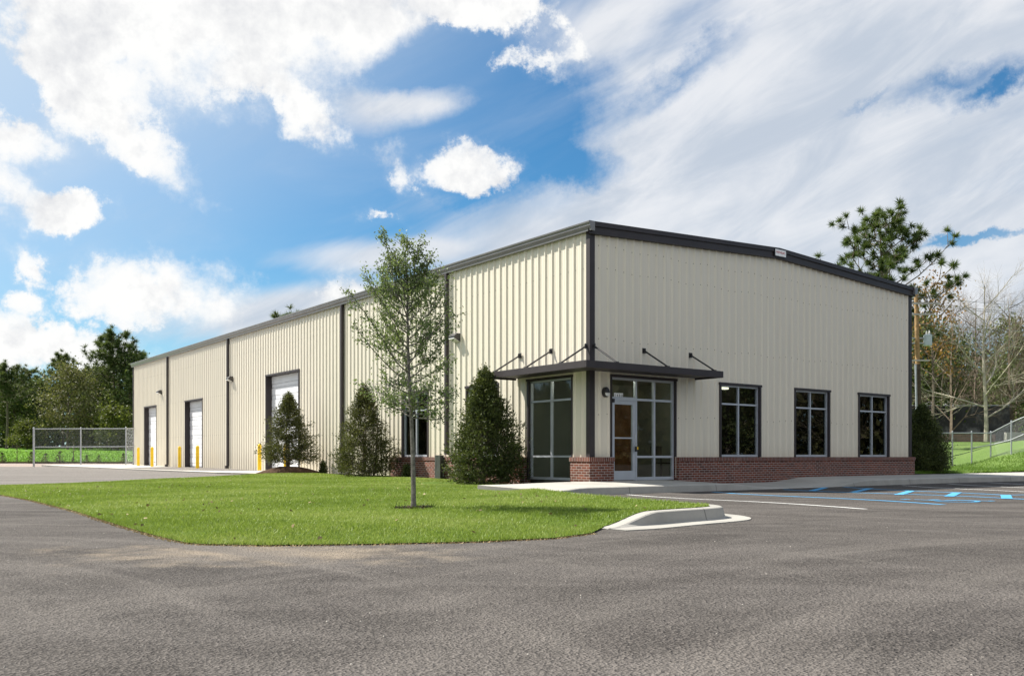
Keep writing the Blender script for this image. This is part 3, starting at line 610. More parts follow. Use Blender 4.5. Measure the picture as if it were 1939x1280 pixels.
b = MB(); b.box(-.045, -.001, LL - .10, LL + .045, .2, 6.655); b.box(-.045, .10, LL, LL + .045, .2, 6.655); b.build('corner_trim', TRIM, WH)
for s in (6.80, 14.30, 27.0, 37.25):
    b = MB(); b.box(-.145, -.036, s - .06, s + .06, .32 if s > 10 else .86, 6.66); b.box(-.15, -.034, s - .068, s + .068, 5.6, 5.63); b.box(-.15, -.034, s - .068, s + .068, 2.4, 2.43); b.box(-.22, -.06, s - .055, s + .055, .20 if s > 10 else .1, .34 if s > 10 else .10 + .01)
    b.build('downspout', TRIM, WH, bevel=.008)
b = MB()
for z in (1.9, 3.9, 5.75, 6.35):
    for k in range(50):
        h = .10 + .2 + k * .305
        if any(x0 - .05 < h < x1 + .05 and z < HEAD + .05 for x0, x1 in GWIN + [SF]) or not (.2 < h < GW - .2): continue
        b.box(h - .011, h + .011, -.010, -.0005, z - .011 + .03 * math.sin(k), z + .011 + .03 * math.sin(k))
    for k in range(140):
        h = .06 + .2 + k * .305
        if z < 4.5 and (h < 11 or any(d[0] - .1 < h < d[1] + .1 for d in GDOORS)) or h > LL - .3: continue
        b.box(-.012, -.0005, h - .006, h + .006, z - .007, z + .007)
tag(b.build('wall_screws', mat('screw_head', (.20, .18, .15), .4, .4, .5, vary(.1, 3.)), WH), kind='stuff')
# brick base: projecting wall and rowlock cap
def brickwork(x0, x1, y0, y1, zb, cap):
    b = MB(); b.box(x0, x1, y0, y1, zb, .665); o = b.build('brick_base', BRICK, WH)
    b = MB(); x0c, x1c, y0c, y1c = cap; b.box(x0c, x1c, y0c, y1c, .667, .78); b.build('brick_cap', BRICKC, o); return o
brickwork(SF[1] + .03, GW + .12, -.115, .10, -.2, (SF[1] + .03, GW + .14, -.135, .10))
brickwork(-.115, SF[0] + .02, -.115, CWIN[0], -.2, (-.135, SF[0] + .04, -.135, CWIN[0] + .02))
brickwork(-.115, .10, CWIN[1] + .02, 10.42, -.2, (-.135, .10, CWIN[1], 10.44))
brickwork(GW, GW + .115, .11, 3., -.2, (GW, GW + .13, .11, 3.))
# windows.  P(h, o, z) -> local; o = outward distance
PG = lambda h, o, z: (h, -o, z); PL = lambda h, o, z: (-o, h, z)
def bx(b, P, h0, h1, o0, o1, z0, z1):
    A_, B_ = P(h0, o0, z0), P(h1, o1, z1); b.box(min(A_[0], B_[0]), max(A_[0], B_[0]), min(A_[1], B_[1]), max(A_[1], B_[1]), min(A_[2], B_[2]), max(A_[2], B_[2]))
def trim_round(b, P, h0, h1, z0, z1, t=.055, o0=-.13, o1=.042, sill=False):
    bx(b, P, h0 - .012, h0 + t, o0, o1, z0, z1); bx(b, P, h1 - t, h1 + .012, o0, o1, z0, z1); bx(b, P, h0 - .04, h1 + .04, o0, o1 + .012, z1, z1 + .065)
def window(P, h0, h1, z0, z1, vb, hb, sillz=None, name='window', mullionrange=None):
    b = MB(); trim_round(b, P, h0, h1, z0, z1); root = b.build(name, TRIM, WH)
    i0, i1 = h0 + .057, h1 - .057; f = .05; oo = -.035; ob = -.115; b = MB()
    bx(b, P, i0, i0 + f, ob, oo, z0, z1); bx(b, P, i1 - f, i1, ob, oo, z0, z1); bx(b, P, i0 + f, i1 - f, ob, oo, z1 - f, z1 - .002); bx(b, P, i0 + f, i1 - f, ob, oo + .012, z0 + .002, z0 + f + .02)
    for v in vb: bx(b, P, v - f / 2, v + f / 2, ob, oo, z0 + f + .02, z1 - f)
    xs = [i0 + f] + [q for v in vb for q in (v - f / 2, v + f / 2)] + [i1 - f]
    for z in hb:
        for q in range(0, len(xs), 2): bx(b, P, xs[q], xs[q + 1], ob, oo, z - f / 2, z + f / 2)
    b.build('frame', ALU, root)
    b = MB(); bx(b, P, i0 + .02, i1 - .02, -.085, -.075, z0 + .03, z1 - .02); b.build('pane', GLASS, root)
    return root
for x0, x1 in GWIN: window(PG, x0, x1, .785, HEAD, [(x0 + x1) / 2 - .03], [2.36])
for x0, x1 in LWIN: window(PL, x0, x1, .785, HEAD, [(x0 + x1) / 2], [2.36])
window(PL, CWIN[0], CWIN[1], .155, HEAD, [(CWIN[0] + CWIN[1]) / 2], [.80, 2.34], name='corner_window')
# entrance: storefront frame and door
b = MB(); trim_round(b, PG, SF[0], SF[1], .79, HEAD, .03); root = b.build('storefront', TRIM, WH)
b = MB(); ob, oo, f = -.115, -.03, .055; h0, h1 = SF[0] + .032, SF[1] - .032
bx(b, PG, h0, h0 + f, ob, oo, .15, HEAD); bx(b, PG, h1 - f, h1, ob, oo, .15, HEAD); bx(b, PG, h0 + f, h1 - f, ob, oo, HEAD - .06, HEAD - .002)
bx(b, PG, 1.685, 1.745, ob, oo, .15, HEAD - .06); bx(b, PG, 2.39, 2.45, ob, oo, .15, HEAD - .06)
bx(b, PG, h0 + f, 1.685, ob, oo, 2.30, 2.40)
for x0, x1 in ((1.745, 2.39), (2.45, h1 - f)):
    bx(b, PG, x0, x1, ob, oo, 2.32, 2.38); bx(b, PG, x0, x1, ob, oo, .76, .82); bx(b, PG, x0, x1, ob, oo + .01, .155, .235)
b.build('frame', ALU, root)
b = MB(); bx(b, PG, h0 + .03, 1.70, -.085, -.075, 2.38, HEAD - .03); bx(b, PG, 1.72, h1 - .03, -.085, -.075, .2, HEAD - .03); b.build('pane', GLASS, root)
b = MB(); bx(b, PG, h0 + f + .004, 1.678, -.10, -.035, .165, .41); bx(b, PG, h0 + f + .004, .91, -.10, -.035, .41, 2.295); bx(b, PG, 1.585, 1.678, -.10, -.035, .41, 2.295); bx(b, PG, .91, 1.585, -.10, -.035, 2.20, 2.295); bx(b, PG, .91, 1.585, -.095, -.05, 1.28, 1.315)
door = b.build('entrance_door', ALU, WH)
b = MB(); bx(b, PG, .89, 1.60, -.075, -.065, .39, 2.22); b.build('pane', GLASS, door)
b = MB(); b.tube(PG(1.63, .03, 1.05), PG(1.63, .03, 1.42), .012); b.tube(PG(1.63, -.04, 1.07), PG(1.63, .03, 1.07), .010); b.tube(PG(1.63, -.04, 1.40), PG(1.63, .03, 1.40), .010); b.build('handle', mat('steel_pull', (.5, .5, .5), .3, .8, fn=vary(.05, 5.)), door)
b = MB(); bx(b, PG, .80, .87, -.03, .02, 2.24, 2.34); b.build('closer', BLACK, door)
# key box hung on the door pull: a thing of its own
lb = empty('lock_box', W(1.645, -.045, 1.02), TH, label='small black key lock box hanging on entrance door pull', cat='lock box')
b = MB(); b.box(-.045, .045, -.03, .02, -.09, .05); b.build('case', BLACK, lb, bevel=.01)
b = MB(); b.tube((-.025, 0, .05), (-.025, 0, .14), .006); b.tube((.025, 0, .05), (.025, 0, .14), .006); b.tube((-.025, 0, .14), (.025, 0, .14), .006); b.build('shackle', GALV, lb)
b = MB(); b.box(.0, .04, -.034, -.0305, -.03, .04); b.build('tag', YEL, lb)
# lettering
def text_mesh(name, s, size, m, parent, loc, rot, extr=.002):
    cu = bpy.data.curves.new(name, 'FONT'); cu.body = s; cu.size = size; cu.extrude = extr; cu.align_x = 'CENTER'; cu.align_y = 'CENTER'
    o = bpy.data.objects.new(name, cu); COL.objects.link(o); dg = bpy.context.evaluated_depsgraph_get(); me = bpy.data.meshes.new_from_object(o.evaluated_get(dg)); bpy.data.objects.remove(o)
    for k in me.materials: pass
    me.materials.clear(); r = obj(name, me, m, parent); r.location = loc; r.rotation_euler = rot; return r
b = MB()
for k in range(4): bx(b, PG, .925 + k * .083, .925 + k * .083 + .076, -.070, -.066, 2.365, 2.505)
hn = b.build('house_number', NUMW, WH)
for k, ch in enumerate('1480'):
    r = text_mesh('digit', ch, .118, NUMB, hn, (.963 + k * .083, .0645, 2.435), (rad(90), 0, 0)); r.scale = (.74, 1, 1)
sg = MB(); bx(sg, PG, 7.47, 8.05, .150, .165, 6.99, 7.25); sgo = sg.build('maker_plate', BLACK, WH)
sg = MB(); bx(sg, PG, 7.50, 8.02, .165, .170, 7.015, 7.215); sgp = sg.build('plate_face', NUMW, sgo)
text_mesh('plate_lettering', 'METALLIC', .098, REDI, sgo, (7.76, -.1725, 7.125), (rad(90), 0, 0))
# canopy round the corner, hung from six rods
E1, CS, CA = 1.0, 3.15, 3.98; zc0, zc1 = 2.99, 3.17
b = MB(); b.prism([(-E1, -E1), (CA, -E1), (CA, -.034), (-.034, -.034), (-.034, CS), (-E1, CS)], zc0 + .05, zc1 - .03, 'z')
cano = b.build('canopy', TRIM, WH, weld=True)
b = MB(); t = .05
b.box(-E1 - t, CA + t, -E1 - t, -E1 - .001, zc0, zc1); b.box(-E1 - t, -E1 - .001, -E1, CS + t, zc0, zc1); b.box(CA + .001, CA + t, -E1, -.036, zc0, zc1); b.box(-E1, -.036, CS + .001, CS + t, zc0, zc1); b.build('fascia', TRIM, cano, bevel=.006)
for kind, h in (('g', .09), ('g', 1.94), ('g', 3.80), ('l', .09), ('l', 1.56), ('l', 2.98)):
    P = PG if kind == 'g' else PL; b = MB(); b.tube(P(h, .05, 3.69), P(h, .90, 3.20), .024, n=8); bx(b, P, h - .065, h + .065, .034, .05, 3.62, 3.76); bx(b, P, h - .045, h + .045, .84, .96, zc1 - .03, zc1 + .035); bx(b, P, h - .018, h + .018, .05, .10, 3.65, 3.73)
    b.build('tie_rod', BLACK, cano)
# lamps on the walls
for s, z in ((6.25, 4.55), (26.61, 4.63), (38.76, 4.66)):
    b = MB(); b.prism([(-.034, z - .14), (-.034, z + .12), (-.16, z + .12), (-.27, z + .03), (-.27, z - .02)], s - .17, s + .17, 'y'); lm = b.build('wall_lamp', BLACK, WH)
    b = MB(); b.prism([(-.06, z - .142), (-.055, z - .11), (-.262, z - .022), (-.268, z - .052)], s - .15, s + .15, 'y'); b.build('lens', LENS, lm)
b = MB(); c = (.52, -.036, 2.50)
for k in range(20):
    t0, t1 = 2 * math.pi * k / 20, 2 * math.pi * (k + 1) / 20; e = lambda t, r, y: (c[0] + .105 * r * math.cos(t), y, c[2] + .135 * r * math.sin(t))
    b.quad([e(t0, 1, -.0), e(t1, 1, -.0), e(t1, 1, -.08), e(t0, 1, -.08)], sm=True); b.quad([e(t0, 1, -.08), e(t1, 1, -.08), e(t1, .75, -.12), e(t0, .75, -.12)], sm=True); b.quad([e(t0, .75, -.12), e(t1, .75, -.12), (c[0], -.13, c[2])], sm=True)
el_ = b.build('entrance_lamp', BLACK, WH)
b = MB()
for k in range(10):
    t0, t1 = math.pi + math.pi * k / 10, math.pi + math.pi * (k + 1) / 10; e = lambda t, y, r=.78: (c[0] + .105 * r * math.cos(t), y, c[2] - .022 + .135 * r * .85 * math.sin(t))
    b.quad([e(t0, -.128), e(t1, -.128), (c[0], -.139, c[2] - .022)], sm=True); b.quad([e(t0, -.1), e(t1, -.1), e(t1, -.128), e(t0, -.128)])
b.build('lens', LENS, el_)
# roll-up doors
for s0, s1, zt in GDOORS:
    b = MB(); bx(b, PL, s0 - .012, s0 + .05, -.26, .044, .2, zt); bx(b, PL, s1 - .05, s1 + .012, -.26, .044, .2, zt); bx(b, PL, s0 - .03, s1 + .03, -.26, .055, zt, zt + .07); root = b.build('door_frame', TRIM, WH)
    b = MB(); z = .25; n = int(round((zt - .25) / .55)); hgt = (zt - .25) / n
    for k in range(n):
        z0 = .25 + k * hgt
        bx(b, PL, s0 + .052, s1 - .052, -.30, -.245, z0 + .012, z0 + hgt * .33); bx(b, PL, s0 + .052, s1 - .052, -.30, -.235, z0 + hgt * .36, z0 + hgt - .012)
    bx(b, PL, s0 + .052, s1 - .052, -.32, -.285, .2, zt)
    d = b.build('garage_door', WHITE, WH)
    b = MB(); bx(b, PL, (s0 + s1) / 2 - .1, (s0 + s1) / 2 + .1, -.243, -.22, .42, .46); b.build('lift_handle', BLACK, d)
# rooms behind the glass
b = MB(); b.box(.2, GW - .1, .2, 11.5, .05, .15); b.build('interior_floor', mat('interior_carpet', (.10, .095, .09), .9, fn=vary(.1, 2.)), WH)
b = MB(); b.box(.2, GW - .1, .2, 11.5, 3.06, 3.16); b.build('interior_ceiling', DRYW, WH)
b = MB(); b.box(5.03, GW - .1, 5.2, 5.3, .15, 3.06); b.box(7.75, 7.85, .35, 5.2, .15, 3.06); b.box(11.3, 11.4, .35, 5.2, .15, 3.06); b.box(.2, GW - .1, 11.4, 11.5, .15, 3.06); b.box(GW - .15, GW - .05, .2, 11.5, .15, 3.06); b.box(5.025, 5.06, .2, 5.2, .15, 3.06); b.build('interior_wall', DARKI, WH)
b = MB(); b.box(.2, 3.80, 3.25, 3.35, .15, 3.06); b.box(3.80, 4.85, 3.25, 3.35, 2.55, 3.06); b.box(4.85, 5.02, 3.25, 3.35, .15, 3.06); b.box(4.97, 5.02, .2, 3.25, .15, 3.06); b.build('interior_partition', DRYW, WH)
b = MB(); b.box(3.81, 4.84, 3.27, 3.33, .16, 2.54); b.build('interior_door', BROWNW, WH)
LAMP = emis('ceiling_tube_glow', (1, .93, .75), 1.1); LAMPL = emis('lobby_tube_glow', (1, .95, .82), 9.0)
for a0, s0 in ((6.5, 1.75), (10.0, 1.9), (13.2, 3.6), (3.75, .42), (.45, .42)):
    b = MB(); b.box(a0, a0 + 1.1, s0, s0 + .16, 2.99, 3.055); b.build('ceiling_lamp', LAMPL if a0 < 4 else LAMP, WH)
# chair and bench seen dimly inside
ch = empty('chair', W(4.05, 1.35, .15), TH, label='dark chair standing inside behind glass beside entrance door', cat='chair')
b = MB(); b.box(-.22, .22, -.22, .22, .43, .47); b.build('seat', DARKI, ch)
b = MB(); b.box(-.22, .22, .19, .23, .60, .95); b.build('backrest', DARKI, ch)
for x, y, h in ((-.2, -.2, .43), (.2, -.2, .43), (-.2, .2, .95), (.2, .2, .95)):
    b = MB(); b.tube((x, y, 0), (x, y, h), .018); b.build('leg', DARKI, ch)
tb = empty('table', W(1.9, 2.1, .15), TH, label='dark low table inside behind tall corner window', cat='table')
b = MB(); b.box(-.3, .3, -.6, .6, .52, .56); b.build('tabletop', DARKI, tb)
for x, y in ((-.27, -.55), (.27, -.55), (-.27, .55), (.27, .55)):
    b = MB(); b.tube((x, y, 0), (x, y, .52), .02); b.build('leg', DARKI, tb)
# steel guard over the foot of the downspout by the middle shrub
b = MB(); b.box(-.40, -.14, 6.88, 7.02, -.05, .84); b.box(-.40, -.37, 6.70, 6.88, -.05, .84); g = b.build('downspout_guard', GREENB, None, bevel=.006); g.location = W(0, 0, 0); g.rotation_euler = (0, 0, TH)
tag(g, 'dark green grey steel post guarding downspout foot on brick base', 'guard post')

# ------------------------------------------------------------------ bollards
bp = MB(); bp.lathe([(.085, -.05), (.085, 1.02), (.078, 1.065), (.055, 1.10), (.0, 1.115)], n=18)
bm_ = bp.mesh('bollard'); bm_.materials.append(YEL)
LB = ['yellow bollard nearest the far end of long wall', 'yellow bollard in front of farthest white roll-up door', 'yellow bollard beside dark jamb of second roll-up door', 'yellow bollard in front of second white roll-up door', 'tall yellow bollard standing alone left of nearest bushy shrub door', 'yellow bollard mostly hidden behind shrub at nearest roll-up door']
for (px, o), lb_ in zip(((262, .75), (288, 1.0), (340, .75), (374, .95), (491.5, .85), (541, .8)), LB):
    s = along_wall(px, o); q = bpy.data.objects.new('bollard', bm_); COL.objects.link(q); q.location = W(-o, s, .245); tag(q, lb_, 'bollard', 'yellow bollards along the roll-up doors')

# ------------------------------------------------------------------ vegetation
def tubes(segs, n=5):
    """segs: list of (p0,p1,r0,r1) -> quads array"""
    P0 = np.array([s[0] for s in segs]); P1 = np.array([s[1] for s in segs]); R0 = np.array([s[2] for s in segs]); R1 = np.array([s[3] for s in segs])
    d = P1 - P0; d /= np.maximum(np.linalg.norm(d, axis=1), 1e-9)[:, None]; ref = np.where(np.abs(d[:, 2:3]) > .9, np.array([[1., 0, 0]]), np.array([[0, 0, 1.]]))
    x = np.cross(ref, d); x /= np.linalg.norm(x, axis=1)[:, None]; y = np.cross(d, x); Q = []
    for k in range(n):
        t0, t1 = 2 * math.pi * k / n, 2 * math.pi * (k + 1) / n
        u0 = x * math.cos(t0) + y * math.sin(t0); u1 = x * math.cos(t1) + y * math.sin(t1)
        Q.append(np.stack([P0 + u0 * R0[:, None], P0 + u1 * R0[:, None], P1 + u1 * R1[:, None], P1 + u0 * R1[:, None]], 1))
    return np.concatenate(Q).reshape(-1, 3)
def leaves(C, size, aspect=.5, droop=None, flat=0.):
    n = len(C); d = rng.normal(0, 1, (n, 3)); d[:, 2] *= (1 - flat)
    if droop is not None: d = d * .6 + droop
    d /= np.linalg.norm(d, axis=1)[:, None]; r = rng.normal(0, 1, (n, 3)); e = np.cross(d, r); e /= np.maximum(np.linalg.norm(e, axis=1), 1e-6)[:, None]
    L = (np.broadcast_to(size, (n,)) * rng.uniform(.6, 1.3, n))[:, None]; w_ = L * aspect / 2
    return np.stack([C - d * L * .5, C + e * w_ - d * L * .08, C + d * L * .5, C - e * w_ - d * L * .08], 1).reshape(-1, 3)
def unit(v): return v / max(np.linalg.norm(v), 1e-9)
def tree_obj(name, loc, segs, bark, parts, label, cat, group=None, nside=5, trunkname='trunk', rz=0):
    root = empty(name, loc, rz, label=label, cat=cat, group=group)
    if segs: obj(trunkname, npmesh(trunkname, tubes(segs, nside), 4), bark, root)
    for pn, V, nv, tint, m in parts: obj(pn, npmesh(pn, V, nv, tint), m, root)
    return root
def copy_tree(o, loc, rz, sc, label, group=None):
    c = o.copy(); COL.objects.link(c); c.location = loc; c.rotation_euler = (0, 0, rz); c.scale = sc; c['label'] = label
    if group: c['group'] = group
    for ch_ in list(o.children):
        k = ch_.copy(); COL.objects.link(k); k.parent = c
    return c
# --- young street tree on the lawn
SAP = leaf_mat('sapling_leaf', (.085, .130, .045), (.165, .230, .080), (.30, .36, .14), .42, .5)
def sapling():
    segs = []; tips = []; H = 3.72
    lean = lambda z: np.array([-.030 * z + .012 * math.sin(z * 2.2), .01 * z, z])
    zs = np.linspace(0, 3.2, 17)
    for z0, z1 in zip(zs, zs[1:]): segs.append((lean(z0), lean(z1), .031 * (1 - z0 / 3.9) + .005, .031 * (1 - z1 / 3.9) + .005))
    segs.append((lean(-.05), lean(.08), .05, .037))
    env = [(1.15, .60), (1.5, .72), (1.9, .80), (2.25, .84), (2.6, .74), (2.95, .56), (3.3, .40), (3.75, .22)]
    ez, er = zip(*env)
    dirs = []
    k = 0
    for zb in (1.24 + 1.9 * np.linspace(0, 1, 50) ** 1.25):
        az_ = k * 2.39996 + rng.uniform(-.4, .4); k += 1
        rise = rng.uniform(.55, 1.15) if zb > 1.7 else rng.uniform(-.05, .6); Rr = np.interp(zb + rise * .4, ez, er) * rng.uniform(.50, 1.02)
        if rng.random() < .12: Rr *= 1.18
        p = lean(zb); d = np.array([math.cos(az_), math.sin(az_), 0])
        path = [p + d * Rr * t ** .9 + np.array([0, 0, rise * Rr * (t ** 1.3) * 1.0]) + rng.normal(0, .02, 3) * t for t in np.linspace(0, 1, 6)]
        for j in range(5):
            r0 = .009 * (1 - j / 5) + .002; segs.append((path[j], path[j + 1], r0, r0 * .8))
            if j >= 1:
                for _ in range(3):
                    t = rng.random(); q = path[j] * (1 - t) + path[j + 1] * t; dd = unit(unit(path[j + 1] - path[j]) * .7 + rng.normal(0, .65, 3) + np.array([0, 0, .35])); L = rng.uniform(.10, .30)
                    segs.append((q, q + dd * L, .004, .002)); tips.append((q, q + dd * L))
        tips.append((path[3], path[5]))
    for x, z in ((-.17, 3.45), (.02, 3.72), (.16, 3.6), (-.30, 3.78), (.33, 3.38)):     # leaders at the top
        b0 = lean(2.6 + rng.uniform(0, .4)); t_ = np.array([lean(z)[0] + x + .0, rng.uniform(-.1, .1), z]); md = (b0 + t_) / 2 + rng.normal(0, .03, 3); segs += [(b0, md, .010, .007), (md, t_, .007, .003)]
        for _ in range(16):
            t = rng.uniform(.25, 1); q = md * (1 - t) + t_ * t; dd = unit(rng.normal(0, 1, 3) + np.array([0, 0, .5])); L = rng.uniform(.08, .2); segs.append((q, q + dd * L, .004, .002)); tips.append((q, q + dd * L))
    C = []
    for a, c in tips:
        for _ in range(int(rng.integers(13, 32) * (.55 if a[2] < 1.75 else 1))):
            t = rng.uniform(.15, 1.08); C.append(a * (1 - t) + c * t + rng.normal(0, .036, 3))
    C = np.array(C); V = leaves(C, .046, .44); tint = np.clip(.35 + .18 * np.sin(C[:, 0] * 7) * np.sin(C[:, 2] * 5) + .10 * (C[:, 2] - 2) + rng.normal(0, .22, len(C)), 0, 1)
    return segs, V, tint
segs, V, tint = sapling(); TP = at(783, 962, .09); TP = (TP[0], TP[1], float(look(np.array([TP[0]]), np.array([TP[1]]))[0]))
tree_obj('young_tree', TP, segs, SAPB, [('crown', V, 4, tint, SAP)], 'slender young street tree with airy green crown on front lawn', 'tree', nside=7)
n = 260; lx, ly = rng.uniform(-13, 3, n * 4), rng.uniform(8.2, 26, n * 4); k_ = inside(lx, ly); lx, ly = lx[k_][:n], ly[k_][:n]
tag(obj('fallen_leaves', npmesh('fallen_leaves', leaves(np.stack([lx, ly, look(lx, ly) + .026], 1), .055, .6, flat=.6), 4, rng.uniform(0, 1, len(lx))), leaf_mat('dry_leaf', (.10, .06, .03), (.24, .16, .08), (.42, .33, .2), .1, .7)), kind='stuff')
# mulch ring with dark leaves at its foot
n = 420; th = rng.uniform(0, 2 * np.pi, n); rr = np.sqrt(rng.uniform(0, 1, n)); mx_, my_ = TP[0] + .26 * rr * np.cos(th), TP[1] + .30 * rr * np.sin(th)
MLEAF = leaf_mat('mulch_flake', (.018, .012, .009), (.045, .028, .018), (.14, .085, .05), .05, .8)
V = leaves(np.stack([mx_, my_, look(mx_, my_) + .012 + .012 * rng.random(n)], 1), .05, .5, flat=.7); tag(obj('mulch', npmesh('mulch', V, 4, rng.uniform(0, 1, n)), MLEAF), kind='stuff')
n = 70; th = rng.uniform(0, 2 * np.pi, n); mx_, my_ = TP[0] + .27 * np.cos(th), TP[1] + .30 * np.sin(th); blades('ring_grass', mx_, my_, look(mx_, my_), .10, .012, leaf_mat('dark_tuft', (.02, .05, .01), (.03, .08, .012), (.06, .12, .02), .3), .7)
# --- conical evergreens
ARB = leaf_mat('arborvitae_spray', (.022, .036, .010), (.072, .096, .024), (.20, .22, .07), .22, .62)
ARB2 = leaf_mat('bronzed_arborvitae_spray', (.026, .032, .012), (.088, .094, .028), (.21, .20, .07), .25, .62)
def conifer(h, wd, nsp, dens, m, ragged=.25, stems=1, low=.05, lsize=.082):
    segs = []; C = []; Dr = []
    for q in range(stems):
        ox, oy = rng.normal(0, .10, 2) if stems > 1 else (0, 0); top = h * (1 if q == 0 else rng.uniform(.6, .85))
        segs += [(np.array([ox, oy, -.1]), np.array([ox * 1.5, oy * 1.5, top * .55]), .05, .028), (np.array([ox * 1.5, oy * 1.5, top * .55]), np.array([ox * .5, oy * .5, top * .97]), .028, .005)]
    for k in range(nsp):
        t = low + (1 - low) * rng.random() ** 1.25; z = t * h
        prof_ = (min(1, .80 + 1.0 * t) if t < .22 else 1) * (1 - max(0, t - .10) / .90) ** .80; R = wd / 2 * max(.05, prof_) * (1 + ragged * rng.normal(0, .8) * (.5 + t * .5)); R = max(.03, R)
        az_ = rng.uniform(0, 2 * math.pi); lob = 1 + .15 * math.sin(3 * az_ + 5 * t) + .10 * math.sin(5 * az_ - 9 * t + 1) + .12 * math.sin(7 * az_ + 23 * t) + .10 * math.sin(9 * az_ - 37 * t); R *= lob
        d = np.array([math.cos(az_), math.sin(az_), 0]); p = np.array([0, 0, z - .12 * R]); e = p + d * R + np.array([0, 0, rng.uniform(.05, .38) * R + .05])
        if k % 3 == 0: segs.append((p, e, .010, .003))
        nn = dens
        tt = rng.uniform(.42, 1.05, nn) ** .6; c = p[None] * (1 - tt[:, None]) + e[None] * tt[:, None] + rng.normal(0, .045, (nn, 3)) * (1 + .5 * (wd > 1))
        C.append(c); Dr.append(np.tile(unit(d * .7 + np.array([0, 0, .45])) * .9, (nn, 1)))
    for k in range(int(22)):   # wispy leader
        z = h * rng.uniform(.93, 1.07); c = np.array([[rng.normal(0, .045), rng.normal(0, .045), z]]) + rng.normal(0, .03, (6, 3)); C.append(c); Dr.append(np.tile(np.array([0, 0, .9]), (6, 1)))
    segs.append((np.array([0, 0, h * .95]), np.array([.02, 0, h * 1.07]), .006, .002))
    C = np.concatenate(C); Dr = np.concatenate(Dr); V = leaves(C, lsize, .40, droop=Dr)
    tint = np.clip(.36 + .18 * np.sin(C[:, 2] * 6 + C[:, 0] * 5) * np.sin(C[:, 1] * 6 + 2 * C[:, 2]) + rng.normal(0, .20, len(C)), 0, 1)
    return segs, [('foliage', V, 4, tint, m)]
def lawn_at(x, y): return float(look(np.array([x]), np.array([y]))[0])
def shrub(px, out, h, wd, nsp, dens, m, label, z=None, name='evergreen_shrub', group='conical evergreens along long wall', **kw):
    s = along_wall(px, out); x, y, _ = W(-out, s); segs, parts = conifer(h, wd, nsp, dens, m, **kw)
    return tree_obj(name, (x, y, lawn_at(x, y) if z is None else z), segs, BARK, parts, label, 'shrub', group, trunkname='stem')
shrub(919, 1.25, 3.1, 2.15, 1150, 30, ARB, 'dense dark conical evergreen beside canopy and brick base', ragged=.17, stems=3, low=.03)
shrub(690, 1.25, 3.0, 2.2, 800, 25, ARB2, 'loose bronze-tipped conical evergreen left of young tree', ragged=.26, stems=3, low=.03)
x1 = along_wall(547, 1.5)
shrub(547, 1.5, 2.85, 2.2, 760, 25, ARB2, 'open conical evergreen on mulch mound before nearest roll-up door', z=.30, ragged=.20, stems=2, low=.10)
shrub(612, .45, .46, .30, 60, 16, ARB, 'tiny dark evergreen between the two left conical shrubs', name='small_shrub', group='tiny shrubs at wall foot')
shrub(770, .42, .42, .30, 50, 16, ARB, 'tiny dark shrub at brick base behind young tree trunk', name='small_shrub', group='tiny shrubs at wall foot')
# dark bush at the far end of the gable
segs, parts = conifer(2.45, 2.1, 1300, 28, ARB, .12, 2, .02); xb, yb = (1745 - CX) / F * 34.5, 34.5
tree_obj('evergreen_shrub', (xb, yb, bz(xb, yb) - .04), segs, BARK, parts, 'very dark rounded evergreen in shade at far gable end', 'shrub', trunkname='stem')
# mulch mound
b = MB(); mxx, myy, _ = W(-1.55, x1); mr = [(0, .28), (.35, .26), (.7, .19), (1.05, .09), (1.35, .0), (1.45, -.08)]
for (r0, z0), (r1, z1) in zip(mr, mr[1:]):
    for k in range(28):
        t0, t1 = 2 * math.pi * k / 28, 2 * math.pi * (k + 1) / 28; f_ = lambda r, t, z: (mxx + r * (1 + .10 * math.sin(3 * t + 1)) * math.cos(t), myy + r * (1 + .10 * math.sin(3 * t + 1)) * math.sin(t), .13 + z + .02 * math.sin(9 * t + 20 * r))
        b.quad([f_(r0, t0, z0), f_(r0, t1, z0), f_(r1, t1, z1), f_(r1, t0, z1)] if r0 else [f_(0, 0, z0), f_(r1, t1, z1), f_(r1, t0, z1)][::-1], sm=True)
tag(b.build('mulch_mound', MULCH, weld=True), kind='stuff')

